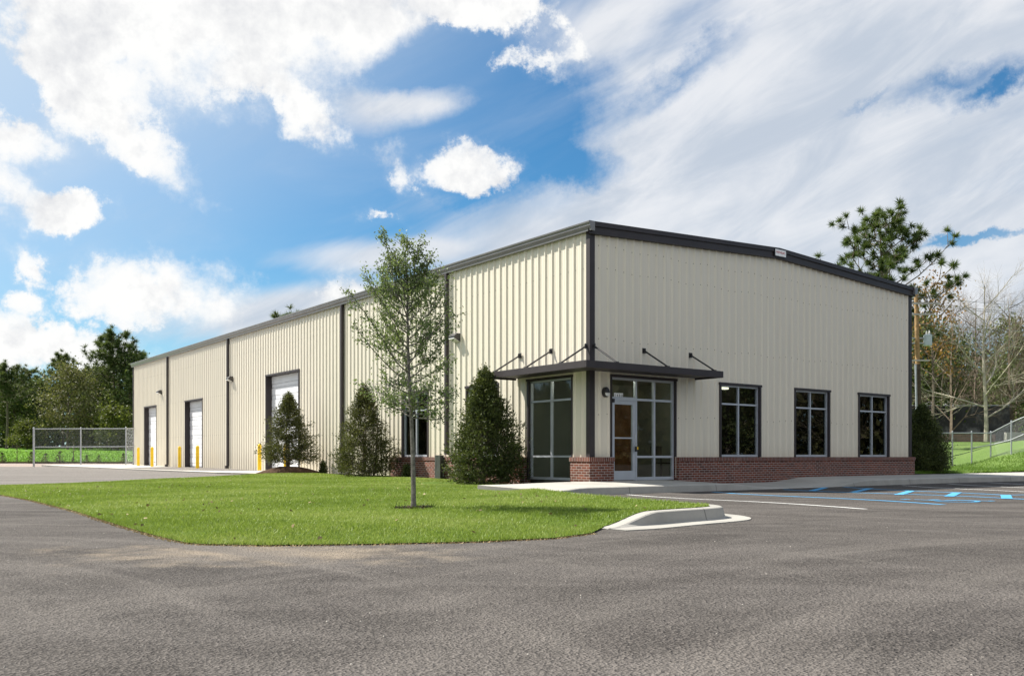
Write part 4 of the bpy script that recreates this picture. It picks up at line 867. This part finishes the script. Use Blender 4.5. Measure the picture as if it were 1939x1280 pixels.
# --- pines: needle tufts on branching limbs
PINE = leaf_mat('pine_needle', (.030, .058, .014), (.075, .120, .028), (.17, .22, .06), .3, .5)
PINEL = leaf_mat('far_pine_needle', (.040, .064, .021), (.110, .150, .045), (.24, .29, .09), .25, .6)
def tuft(c, d, r, n, wd):
    v = rng.normal(0, 1, (n, 3)) + d * .9; v /= np.linalg.norm(v, axis=1)[:, None]; e = np.cross(v, rng.normal(0, 1, (n, 3))); e /= np.linalg.norm(e, axis=1)[:, None]; L = r * rng.uniform(.6, 1.1, n)[:, None]
    return np.stack([c - e * wd / 2 + v * .02, c + e * wd / 2 + v * .02, c + v * L], 1)
def pine(h, zlow, spread, nb, ntuft, nneed, r, wd, m, shape, open_=0):
    segs = []; T = []; tr = [np.array([.15 * math.sin(z * .25), .1 * math.sin(z * .3 + 1), z]) for z in np.linspace(-.3, h * .96, 14)]
    R0 = h * .014
    for j in range(13): segs.append((tr[j], tr[j + 1], R0 * (1 - j / 14) + .02, R0 * (1 - (j + 1) / 14) + .02))
    for k in range(nb):
        t = k / nb; zb = zlow + (h * .93 - zlow) * t; az_ = k * 2.4 + rng.uniform(-.5, .5); R = spread * shape(t) * rng.uniform(.65, 1.15)
        p = np.array([np.interp(zb, [q[2] for q in tr], [q[0] for q in tr]), np.interp(zb, [q[2] for q in tr], [q[1] for q in tr]), zb]); d = np.array([math.cos(az_), math.sin(az_), 0]); up = rng.uniform(.25, .75) if not open_ else rng.uniform(.30, .70)
        path = [p + d * R * q + np.array([0, 0, up * R * q ** 1.5]) + rng.normal(0, .05 * R, 3) * q for q in np.linspace(0, 1, 5)]
        for j in range(4): r0 = R0 * .38 * (1 - t * .6) * (1 - j / 4.6); segs.append((path[j], path[j + 1], r0, r0 * .75))
        for q in range(ntuft):
            j = int(rng.integers(1, 5)) - 1; u = rng.random(); c = path[j] * (1 - u) + path[j + 1] * u; dd = unit(unit(path[j + 1] - path[j]) * .8 + rng.normal(0, .75, 3) + np.array([0, 0, .45])); L = R * rng.uniform(.12, .34) if not open_ else rng.uniform(.4, 1.2); e = c + dd * L
            segs.append((c, e, .025 * h / 16, .012 * h / 16)); T.append((e, dd))
        T.append((path[4], unit(path[4] - path[3])))
    T.append((tr[-1] + np.array([0, 0, .4]), np.array([0, 0, 1.])))
    V = []; tint = []
    for e, dd in T:
        V.append(tuft(e, dd, r, nneed, wd)); tint.append(np.clip(rng.normal(.38, .12) + rng.normal(0, .20, nneed), 0, 1))
    return segs, [('crown', np.concatenate(V).reshape(-1, 3), 3, np.concatenate(tint), m)]
PY = 60.; segs, parts = pine(16.3, 6.8, 5.3, 40, 8, 95, .50, .042, PINE, lambda t: .92 if t < .35 else .92 - 1.02 * (t - .35), 1)
tree_obj('pine_tree', ((1668 - CX) / F * PY, PY, .8), segs, BARK, parts, 'tall open-crowned pine rising above right roof corner', 'tree')
# roof-top glimpse of another pine
segs, parts = pine(17.5, 9, 4.2, 24, 12, 46, .75, .07, PINEL, lambda t: 1.0 - .75 * t)
pA = tree_obj('pine_tree', ((215 - CX) / F * 138, 138, fz(-60, 138) - .2), segs, BARK, parts, 'tallest dark pine right of the left tree line', 'tree', 'trees beyond the field')
pA.scale = (1.25, 1.25, 1.08)
copy_tree(pA, ((548 - CX) / F * 84, 84, 0), 2.1, (.9, .9, .84), 'pine top peeking over the warehouse roof')
# broad-leaved / juniper crowns for the far tree line
OLIVE = leaf_mat('olive_crown', (.052, .052, .018), (.145, .140, .054), (.29, .27, .11), .3, .6)
DKG = leaf_mat('dark_green_crown', (.034, .056, .017), (.105, .140, .038), (.24, .29, .09), .25, .6)
LIME = leaf_mat('yellow_green_crown', (.045, .060, .010), (.105, .125, .020), (.20, .21, .045), .35, .6)
BUFF = leaf_mat('buff_bud_crown', (.045, .036, .022), (.095, .074, .048), (.17, .135, .088), .3, .7)
def broad(h, wd, nl, m, lsize=.34, trunk=.3, nlimb=16, low=.06):
    segs = [(np.array([0, 0, -.3]), np.array([.1, 0, h * .5]), h * .016, h * .010), (np.array([.1, 0, h * .5]), np.array([0, .1, h * .92]), h * .010, h * .003)]; cl = []
    for k in range(nlimb):
        t = (k + .5) / nlimb; z = h * (low + .05 + .80 * t); az_ = k * 2.4; R = wd / 2 * math.sin(math.pi * min(1, .22 + .78 * t)) ** .7 * rng.uniform(.6, 1.1); e = np.array([R * math.cos(az_), R * math.sin(az_), z + R * .35]); segs.append((np.array([0, 0, z * .9]), e, h * .006, h * .002))
        for _ in range(5):
            cl.append((e * np.array([1, 1, 1]) * rng.uniform(.5, 1.0) * np.array([1, 1, 0]) + np.array([0, 0, e[2]]) + rng.normal(0, .07 * wd, 3), wd * rng.uniform(.06, .13)))
    cl.append((np.array([0, 0, h * .95]), wd * .08))
    per = nl // len(cl); C = np.concatenate([c + rng.normal(0, 1, (per, 3)) * r * np.array([1, 1, .85]) for c, r in cl]); C[:, 2] = np.clip(C[:, 2], .1, None)
    tb = np.concatenate([np.full(per, rng.normal(.40, .13)) for _ in cl]); tint = np.clip(tb + rng.normal(0, .2, len(C)), 0, 1)
    return segs, [('crown', leaves(C, lsize, .7), 4, tint, m)]
G = 'trees beyond the field'
protos = {}
for key, args, lab in (('olive', (12.5, 9.5, 6500, OLIVE), 'broad olive brown tree in middle of left tree line'), ('dark', (14, 7.0, 6500, DKG), 'dark green tree beside tallest pine in left tree line'), ('lime', (6.0, 6.5, 3600, LIME), 'low yellow-green tree at foot of tallest left pine')):
    segs, parts = broad(*args); protos[key] = (segs, parts, lab)
spots = {'olive': [(128, 132, 1.0)], 'dark': [(185, 141, .95)], 'lime': [(222, 128, 1.0)]}
TO = {}
for key, (segs, parts, lab) in protos.items():
    px, dd, sc = spots[key][0]; xx = (px - CX) / F * dd; TO[key] = tree_obj(key + '_tree' if key != 'dark' else 'dark_tree', (xx, dd, fz(xx, dd) - .2), segs, BARK, parts, lab, 'tree', G); TO[key].scale = (sc,) * 3; TO[key].name = {'olive': 'broadleaf_tree', 'dark': 'evergreen_tree', 'lime': 'small_tree'}[key]
def far(o, px, dd, sx, sz, label, g=G, zf=fz):
    xx = (px - CX) / F * dd; return copy_tree(o, (xx, dd, zf(xx, dd) - .3), rng.uniform(0, 6.28), (sx, sx, sz), label, g)
far(pA, 12, 137, .95, .78, 'dark pine at left edge of the photo'); far(pA, 48, 150, .95, .80, 'slim pine second from left edge'); far(pA, 118, 146, .9, .92, 'pine crown rising behind broad olive tree')
far(pA, 160, 150, .9, .80, 'pine between olive tree and tallest pine'); far(pA, 250, 146, 1.05, .95, 'pine half hidden by far end of warehouse'); far(pA, -20, 142, 1.0, .82, 'pine cut off by left edge of photo')
far(TO['dark'], 25, 146, 1.05, .78, 'dark round evergreen low behind leftmost pines'); far(TO['dark'], 75, 144, 1.0, .80, 'dark evergreen left of broad olive tree'); far(TO['dark'], 150, 150, 1.1, .88, 'dark evergreen directly right of olive tree'); far(TO['dark'], 246, 138, 1.2, 1.08, 'dark evergreen behind far corner of warehouse'); far(TO['dark'], -15, 150, 1.2, .8, 'evergreen mass at extreme left edge')
far(TO['dark'], 205, 152, 1.1, 1.0, 'dark evergreen filling behind tallest pine trunk')
far(TO['olive'], 60, 150, .85, .72, 'smaller olive tree behind leftmost evergreens'); far(TO['olive'], 270, 152, .9, .9, 'olive tree behind warehouse far end'); far(TO['lime'], 52, 131, .8, .7, 'low yellow-green bush at field edge far left'); far(TO['lime'], 165, 134, .8, .75, 'low bright bush under olive tree edge'); far(TO['lime'], 262, 134, .9, .8, 'low yellow-green bush beside far warehouse corner')
# the wood behind the first row reads as one dark mass
n = 30000; C = np.stack([rng.uniform(-175, -20, n), rng.uniform(154, 172, n), fz(-60, 160) - .5 + rng.uniform(0, 1, n) ** 1.25 * 11], 1); C[:, 2] += 1.2 * np.sin(C[:, 0] * .21) * (C[:, 2] > 8)
tag(obj('far_woods', npmesh('far_woods', leaves(C, .95, .8), 4, np.clip(rng.normal(.28, .2, n), 0, 1)), DKG), kind='stuff')
# saplings and little shrubs along the field edge
fr = conifer(.75, .62, 30, 14, ARB, .3, 1, .05); fs = tree_obj('field_shrub', ((86 - CX) / F * 75.4, 75.4, .22), fr[0], BARK, fr[1], 'tiny shrub seen through left fence panel', 'shrub', 'tiny shrubs along the field edge', trunkname='stem')
for px, sz, lab in ((4, 1.1, 'tiny field-edge shrub at left edge of the photo'), (59, 1.15, 'tiny field-edge shrub just left of fence end post'), (113, 1.2, 'tiny round shrub in middle of left fence panel'), (138, .6, 'tiny shrub left of second fence post'), (164, .85, 'tiny shrub right of second fence post'), (187, .8, 'tiny shrub in middle of right fence panel'), (234, 1.0, 'tiny shrub beside third fence post')):
    far(fs, px, 75.4, sz, sz, lab, 'tiny shrubs along the field edge', lambda x, y: .52)
def whip(px, dd, h, label):
    segs = [(np.array([0, 0, 0]), np.array([.03, 0, h]), .05, .02)]
    for k in range(12):
        z = h * rng.uniform(.45, 1); d = unit(np.array([rng.normal(), rng.normal(), .9])); segs.append((np.array([0, 0, z]), np.array([0, 0, z]) + d * h * .22, .015, .006))
    xx = (px - CX) / F * dd; return tree_obj('bare_sapling', (xx, dd, fz(xx, dd)), segs, TWIG, [], label, 'tree', 'bare saplings in the field', 4)
whip(32, 80, 1.5, 'thin bare sapling left of chain-link fence'); whip(139, 80, 1.7, 'thin bare sapling seen through left fence panel')
b = MB(); b.box(-80, -27, 75.35, 75.6, .18, .36); tag(b.build('timber_edging', DARKW), 'long low dark timber edging between gravel and green field', 'edging')

# --- bare trees on the right
def bare(h, levels, bark_r, lean=(0, 0), spread=.75, nlimb=14, first=.12):
    segs = []
    def grow(p, d, L, r, lv):
        n = 3; q = p; dd = d
        for k in range(n):
            dd = unit(dd + rng.normal(0, .09, 3) + np.array([0, 0, .05])); e = q + dd * L / n; r1 = r * (1 - .22); segs.append((q, e, r, r1)); q = e; r = r1
            if lv > 0 and k >= 0:
                for _ in range(2 if lv > 1 else 3):
                    side = unit(np.cross(dd, rng.normal(0, 1, 3))); nd = unit(dd * rng.uniform(.55, .95) + side * spread + np.array([0, 0, .12])); grow(q - dd * L / n * rng.random() * .6, nd, L * rng.uniform(.42, .62), r * .52, lv - 1)
        if lv > 0: grow(q, unit(dd + rng.normal(0, .2, 3)), L * .55, r * .7, lv - 1)
    tr = [np.array([lean[0] * (z / h) ** 1.3 + .06 * math.sin(z * .8), lean[1] * z / h, z]) for z in np.linspace(-.2, h * .9, 12)]
    for j in range(11): segs.append((tr[j], tr[j + 1], bark_r * (1 - j / 12.5), bark_r * (1 - (j + 1) / 12.5)))
    for k in range(nlimb):
        t = first + (1 - first) * (k + .3) / nlimb; z = t * h * .88; p = np.array([np.interp(z, [q[2] for q in tr], [q[i] for q in tr]) for i in (0, 1)] + [z]); az_ = k * 2.4 + rng.uniform(-.3, .3)
        grow(p, unit(np.array([math.cos(az_), math.sin(az_), rng.uniform(.45, 1.0)])), h * (.40 - .24 * t) * rng.uniform(.8, 1.15), bark_r * (.42 - .2 * t), levels)
    return segs
RY_ = 56.; GR = 'bare trees beyond the right fence'
sy = tree_obj('sycamore_tree', ((1866 - CX) / F * RY_, RY_, bz((1866 - CX) / F * RY_, RY_) - .1), bare(11.4, 2, .15, (-.15, 0), .62, 12, .20), PALEB, [], 'pale-barked bare tree with spreading limbs beyond right fence', 'tree')
bt = tree_obj('bare_tree', ((1800 - CX) / F * 66, 66, 1.4), bare(11.5, 3, .14, (.2, 0), .8, 14, .10), TWIG, [], 'brown bare tree just right of the utility pole', 'tree', GR, 3)
b2 = tree_obj('bare_tree', ((1915 - CX) / F * 70, 70, 1.4), bare(12.8, 3, .15, (-.3, 0), .7, 14, .10), TWIG, [], 'tall brown bare tree near right edge of the photo', 'tree', GR, 3)
def farr(o, px, dd, sx, sz, label, g=GR): xx = (px - CX) / F * dd; return copy_tree(o, (xx, dd, bz(min(xx, 60), dd) - .2), rng.uniform(0, 6.28), (sx, sx, sz), label, g)
farr(b2, 1845, 74, 1.0, 1.02, 'tall twiggy bare tree behind pale-barked tree'); farr(bt, 1770, 80, 1.0, .95, 'bare tree left of pale-barked tree, behind shed'); farr(bt, 1890, 84, 1.1, .95, 'bare tree right of pale-barked tree, behind others'); farr(b2, 1750, 76, .9, .8, 'bare tree directly behind the utility pole'); farr(b2, 1955, 78, 1.1, .98, 'bare tree cut by right edge of the photo'); farr(bt, 1825, 88, 1.2, 1.1, 'farthest bare tree between pole and pale tree'); farr(bt, 1940, 90, 1.2, 1.05, 'farthest bare tree near the right edge')
# evergreen and rusty crowns among them
seg, parts = broad(9.5, 6.2, 7000, DKG, .24, low=.10); ev = tree_obj('evergreen_tree', ((1768 - CX) / F * 70, 70, 1.5), seg, BARK, parts, 'dark evergreen behind utility pole transformers', 'tree', 'evergreens beyond the right fence')
farr(ev, 1925, 80, 1.05, 1.12, 'dark evergreen behind trees at right edge', 'evergreens beyond the right fence'); farr(ev, 1725, 72, 1.0, 1.05, 'dark evergreen behind right corner of warehouse', 'evergreens beyond the right fence')
RUST = leaf_mat('rusty_oak_leaf', (.16, .075, .02), (.30, .15, .04), (.42, .24, .08), .35, .6)
seg, parts = broad(8.3, 4.2, 1500, RUST, .20, low=.55); tree_obj('oak_tree', ((1765 - CX) / F * 63, 63, 1.4), seg, BARK, parts, 'oak with sparse rusty leaves above transformers', 'tree')
SH = tree_obj('thicket_tree', ((1900 - CX) / F * 92, 92, 1.4), *[broad(7.5, 9, 5200, BUFF, .30)[0]], BARK, [broad(7.5, 9, 5200, BUFF, .30)[1][0]], 'buff budding thicket tree behind black screen fence right', 'tree', 'budding thicket behind the screen fence')
for px, lab in ((1845, 'buff budding thicket tree behind pale-barked trunk'), (1790, 'buff budding thicket tree behind left of screen fence'), (1945, 'buff budding thicket tree at the right edge'), (1735, 'buff budding thicket tree behind the utility pole foot')): farr(SH, px, 92, 1.0, rng.uniform(.8, 1.05), lab, 'budding thicket behind the screen fence')
# woods either side of the lot, out of the frame, which the window glass reflects
for k, (xx, yy) in enumerate(((58, -18), (60, -9), (57, 0), (61, 8), (58, 16), (62, 24), (68, 33), (66, 4), (67, 20), (-78, 34), (-84, 42), (-80, 50), (-88, 58), (-92, 38))):
    o = (bt, TO['dark'], b2, pA)[k % 4]; copy_tree(o, (xx, yy, -.4), k * 1.3, (1.1, 1.1, 1.0 if o is not pA else .85), 'tree standing beside the lot outside the photo', 'trees beside the lot outside the photo')
n = 34000; C = np.concatenate([np.stack([rng.uniform(72, 84, n), rng.uniform(-50, 60, n), rng.uniform(0, 1, n) ** 1.1 * 10], 1), np.stack([rng.uniform(-112, -98, n), rng.uniform(15, 100, n), rng.uniform(0, 1, n) ** 1.1 * 10], 1)])
tag(obj('far_woods', npmesh('far_woods', leaves(C, .9, .8), 4, np.clip(rng.normal(.30, .2, len(C)), 0, 1)), OLIVE), kind='stuff')
n = 9000; u_ = rng.uniform(1690, 2040, n); y_ = rng.uniform(96, 112, n); C = np.stack([(u_ - CX) / F * y_, y_, 1.0 + rng.uniform(0, 1, n) ** 1.5 * 12], 1)
tag(obj('far_woods', npmesh('far_woods', leaves(C, .6, .6), 4, np.clip(rng.normal(.22, .2, n), 0, 1)), BUFF), kind='stuff')

# ------------------------------------------------------------------ fences
def wiremesh(p0, p1, z0a, z1a, z0b, z1b, pitch=.075, r=.0022):
    """woven diamonds between two posts, as thin three-sided wires"""
    p0, p1 = np.array(p0), np.array(p1); L = np.linalg.norm(p1 - p0); segs = []
    H = max(z1a - z0a, z1b - z0b); n = int((L + H) / pitch)
    def pt(u, v): t = u / L; q = p0 + (p1 - p0) * t; zb = z0a + (z0b - z0a) * t; zt = z1a + (z1b - z1a) * t; return np.array([q[0], q[1], zb + (zt - zb) * v / H])
    for k in range(n):
        o = k * pitch - H; u0, v0 = (o, 0) if o >= 0 else (0, -o); u1, v1 = (o + H, H) if o + H <= L else (L, L - o)
        if u1 - u0 > .01: segs.append((pt(u0, v0), pt(u1, v1), r, r)); segs.append((pt(L - u0, v0), pt(L - u1, v1), r, r))
    return tubes(segs, 3)
def fence(name, pts, hts, label, mids=None, rp=.038, midf=.52, wire_r=.0022, pitch=.075, rail=.024, midpan=None, gate=None):
    root = empty(name, (*pts[0][:2], pts[0][2]), 0, label=label, cat='fence'); o = Vector((pts[0][0], pts[0][1], pts[0][2]))
    Lp = [Vector(p) - o for p in pts]
    for k, p in enumerate(Lp):
        rr_ = rp * (1.5 if k in (0,) else 1); b = MB(); b.tube((p.x, p.y, p.z - .1), (p.x, p.y, p.z + hts[k] + .03), rr_, n=10); b.lathe([(rr_ * 1.15, 0), (rr_ * 1.1, .03), (0, .06)], (p.x, p.y, p.z + hts[k] + .03), 10); b.build('post', GALV, root)
    for k in range(len(Lp) - 1):
        p, q = Lp[k], Lp[k + 1]; b = MB(); b.tube(p + Vector((0, 0, hts[k] - .02)), q + Vector((0, 0, hts[k + 1] - .02)), rail, n=8)
        b.build('top_rail', GALV, root)
        if midpan is None or k in midpan:
            b = MB(); b.tube(p + Vector((0, 0, hts[k] * midf)), q + Vector((0, 0, hts[k + 1] * midf)), rail, n=8); b.build('middle_rail', GALV, root)
        V = wiremesh(p[:2], q[:2], p.z + .03, p.z + hts[k], q.z + .03, q.z + hts[k + 1], pitch, wire_r); obj('wire_mesh', npmesh('wire_mesh', V, 4), GALV, root)
    return root
FY = 57.; fp = lambda px, y, z: ((px - CX) / F * y, y, z)
fence('chain_link_fence', [fp(64, FY, .14), fp(153, FY + .6, .15), fp(238.5, FY + 1.2, .16), fp(262, 60.5, .2)], [2.40, 2.42, 2.44, 2.5], 'tall chain-link fence at far left corner of warehouse', rp=.042, wire_r=.0016, pitch=.085, rail=.025)
QY = 45.5
rp_ = [fp(1715, QY, .2), fp(1760, QY, .2), fp(1803.5, QY, .2), fp(1840, QY, .2), fp(1876, QY, .2)]
rp_ = [(x, y, bz(x, y)) for x, y, _ in rp_]
e1 = fp(1915, QY - 1.2, 0); e2 = fp(1962, QY - 2.4, 0); e3 = fp(2010, QY - 3.4, 0)
def topz(y, py): return CAMZ + (HY - py) * y / F
zs = [topz(QY, 819)] * 5 + [topz(e1[1], 799), topz(e2[1], 779), topz(e3[1], 757)]
rp_ += [(e1[0], e1[1], topz(e1[1], 866)), (e2[0], e2[1], topz(e2[1], 846)), (e3[0], e3[1], topz(e3[1], 824))]
fence('chain_link_fence', rp_, [z - p[2] for z, p in zip(zs, rp_)], 'chain-link fence climbing grassy bank at right of warehouse', rp=.034, midpan=(3, 4, 5, 6), midf=.5, wire_r=.0022, pitch=.07)
# low shed, screened fence and brick wall beyond
x0, x1 = (1700 - CX) / F * 74, (1822 - CX) / F * 74
sh = empty('shed', (x0, 74, 1.2), 0, label='low shed with pale metal roof behind black screen fence', cat='shed')
b = MB(); b.box(0, x1 - x0, 0, 6, 0, 3.2); b.build('wall', DARKI, sh); b = MB(); b.prism([(-.4, 3.15), (3, 4.2), (6.4, 3.15), (6.4, 3.05), (3, 4.1), (-.4, 3.05)], -.3, x1 - x0 + .3, 'x'); b.build('roof', mat('pale_metal_roof', (.62, .63, .64), .45, .2, fn=vary(.1, 1.)), sh)
x0, x1 = (1690 - CX) / F * 68, (1912 - CX) / F * 68
sf = empty('screen_fence', (x0, 68, 1.6), 0, label='fence draped in black shade cloth beyond right trees', cat='fence')
b = MB(); n = 46
for k in range(n):
    xa, xb_ = (x1 - x0) * k / n, (x1 - x0) * (k + 1) / n; ya, yb_ = .10 * math.sin(k * 1.1) + .05 * math.sin(k * 2.7), .10 * math.sin((k + 1) * 1.1) + .05 * math.sin((k + 1) * 2.7)
    b.quad([(xa, ya, .35), (xb_, yb_, .35), (xb_, yb_ * .3, 2.95 + .05 * math.sin(k)), (xa, ya * .3, 2.95 + .05 * math.sin(k - 1))], sm=True)
b.build('shade_cloth', SCREEN, sf, weld=True)
for k in range(6):
    b = MB(); xx = .1 + (x1 - x0 - .2) * k / 5; b.tube((xx, .18, -.2), (xx, .18, 3.05), .05); b.build('post', DARKW, sf)
b = MB(); b.tube((0, .05, 3.0), (x1 - x0, .05, 3.0), .035); b.build('top_rail', GALV, sf)
x0, x1 = (1700 - CX) / F * 65.5, (1885 - CX) / F * 65.5
b = MB(); b.box(0, x1 - x0, 0, .3, -.4, 1.05); bw_ = b.build('brick_wall', BRICK); bw_.location = (x0, 65.5, 1.35); tag(bw_, 'low red brick wall beneath black screen fence', 'wall')
x0 = (1906 - CX) / F * 62
b = MB(); b.box(0, 9, 0, .35, -.6, .95); cw = b.build('pale_block', CURB, bevel=.03); cw.location = (x0, 62, bz(x0, 60) + .1); tag(cw, 'pale low block standing in for unclear shape behind climbing fence', 'wall')  # plain block added in place of an unidentified pale object
# ------------------------------------------------------------------ utility pole
UY = 50.; ux0 = (1742 - CX) / F * UY; UB = bz(ux0, UY) - .1
up_ = empty('utility_pole', (ux0, UY, UB), 0, label='leaning wooden utility pole with two grey transformers', cat='utility pole')
PX = lambda z: -.20 * (z / 8.6); hp_ = topz(UY, 557) - UB
b = MB(); b.tube((0, 0, -.3), (PX(5.4), 0, 5.4), .155, .135, 12); b.build('lower_pole', DARKW, up_)
b = MB(); b.tube((PX(5.4), 0, 5.4), (PX(hp_), 0, hp_), .130, .10, 12); b.build('upper_pole', WOODP, up_)
zc = lambda py: topz(UY, py) - UB
for py, hw, th_ in ((575.5, 1.15, .055), (596, .85, .045), (683, .55, .04)):
    b = MB(); z = zc(py); b.box(PX(z) - hw, PX(z) + hw * 1.05, -.19, -.10, z - th_, z + th_); ca = b.build('crossarm', mat('weathered_crossarm', (.40, .38, .35), .8, fn=vary(.15, 5.)), up_)
    for q in (-.9, .45, .85):
        b = MB(); b.lathe([(.03, 0), (.045, .04), (.03, .08), (.045, .12), (.0, .16)], (PX(z) + hw * q, -.145, z + th_), 10); b.build('insulator', BLACK if q > 0 else TRANSF, ca)
for sx in (-1, 1):
    z = zc(655); cxx = PX(z) + sx * .56 - (.02 if sx < 0 else 0); b = MB(); b.lathe([(0, 0), (.20, 0), (.215, .03), (.215, .52), (.225, .53), (.225, .57), (.16, .62), (0, .63)], (cxx, -.05, z), 20); tf = b.build('transformer', TRANSF, up_)
    b = MB()
    for q in (-.07, .08): b.lathe([(.03, 0), (.05, .03), (.03, .07), (.05, .11), (.03, .15), (.02, .24)], (cxx + q, -.05, z + .61), 10)
    b.build('bushing', LENS, tf)
    b = MB(); b.box(min(cxx, PX(z)), max(cxx, PX(z)), -.03, .03, z + .12, z + .18); b.box(min(cxx, PX(z)), max(cxx, PX(z)), -.03, .03, z + .40, z + .46); b.build('bracket', GALV, up_)
b = MB(); z1 = zc(690); b.tube((-.19, -.13, -.2), (PX(z1) - .17, -.13, z1), .055, n=10); b.build('conduit', GALV, up_)
b = MB(); z = zc(640); b.tube((PX(z) - .18, -.1, zc(600)), (PX(z) - .35, -.1, zc(640)), .012); b.tube((PX(z) + .4, -.1, zc(596)), (PX(z) + .52, -.05, zc(640)), .012); b.build('lead_wire', BLACK, up_)
for k, (py, dx, pye) in enumerate(((563, 26, 545), (576, 26, 566), (579, 26, 570), (613, 26, 600))):
    b = MB(); z0 = zc(py) + UB; p0 = Vector((ux0 + PX(z0) + (.6 if k in (1, 2) else 0), UY - .14, z0)); p1 = Vector((p0.x + 34, UY + 14, z0 + (1.9, 1.5, 1.3, 1.6)[k])); pr = p0
    for j in range(1, 15):
        t = j / 14; q = p0.lerp(p1, t); q.z -= 1.1 * 4 * t * (1 - t) * .5; b.tube(pr, q, .013, n=5, caps=False); pr = q
    tag(b.build('power_line', mat('grey_cable', (.35, .35, .35), .5, .3, fn=vary(.1, 2.))), ('topmost power cable running right from the utility pole', 'upper power cable from main crossarm of utility pole', 'second power cable from main crossarm of utility pole', 'lowest power cable sagging right above transformers')[k], 'power line', 'power lines from the utility pole')
print('objects', len(bpy.data.objects), 'faces', sum(len(m.polygons) for m in bpy.data.meshes))
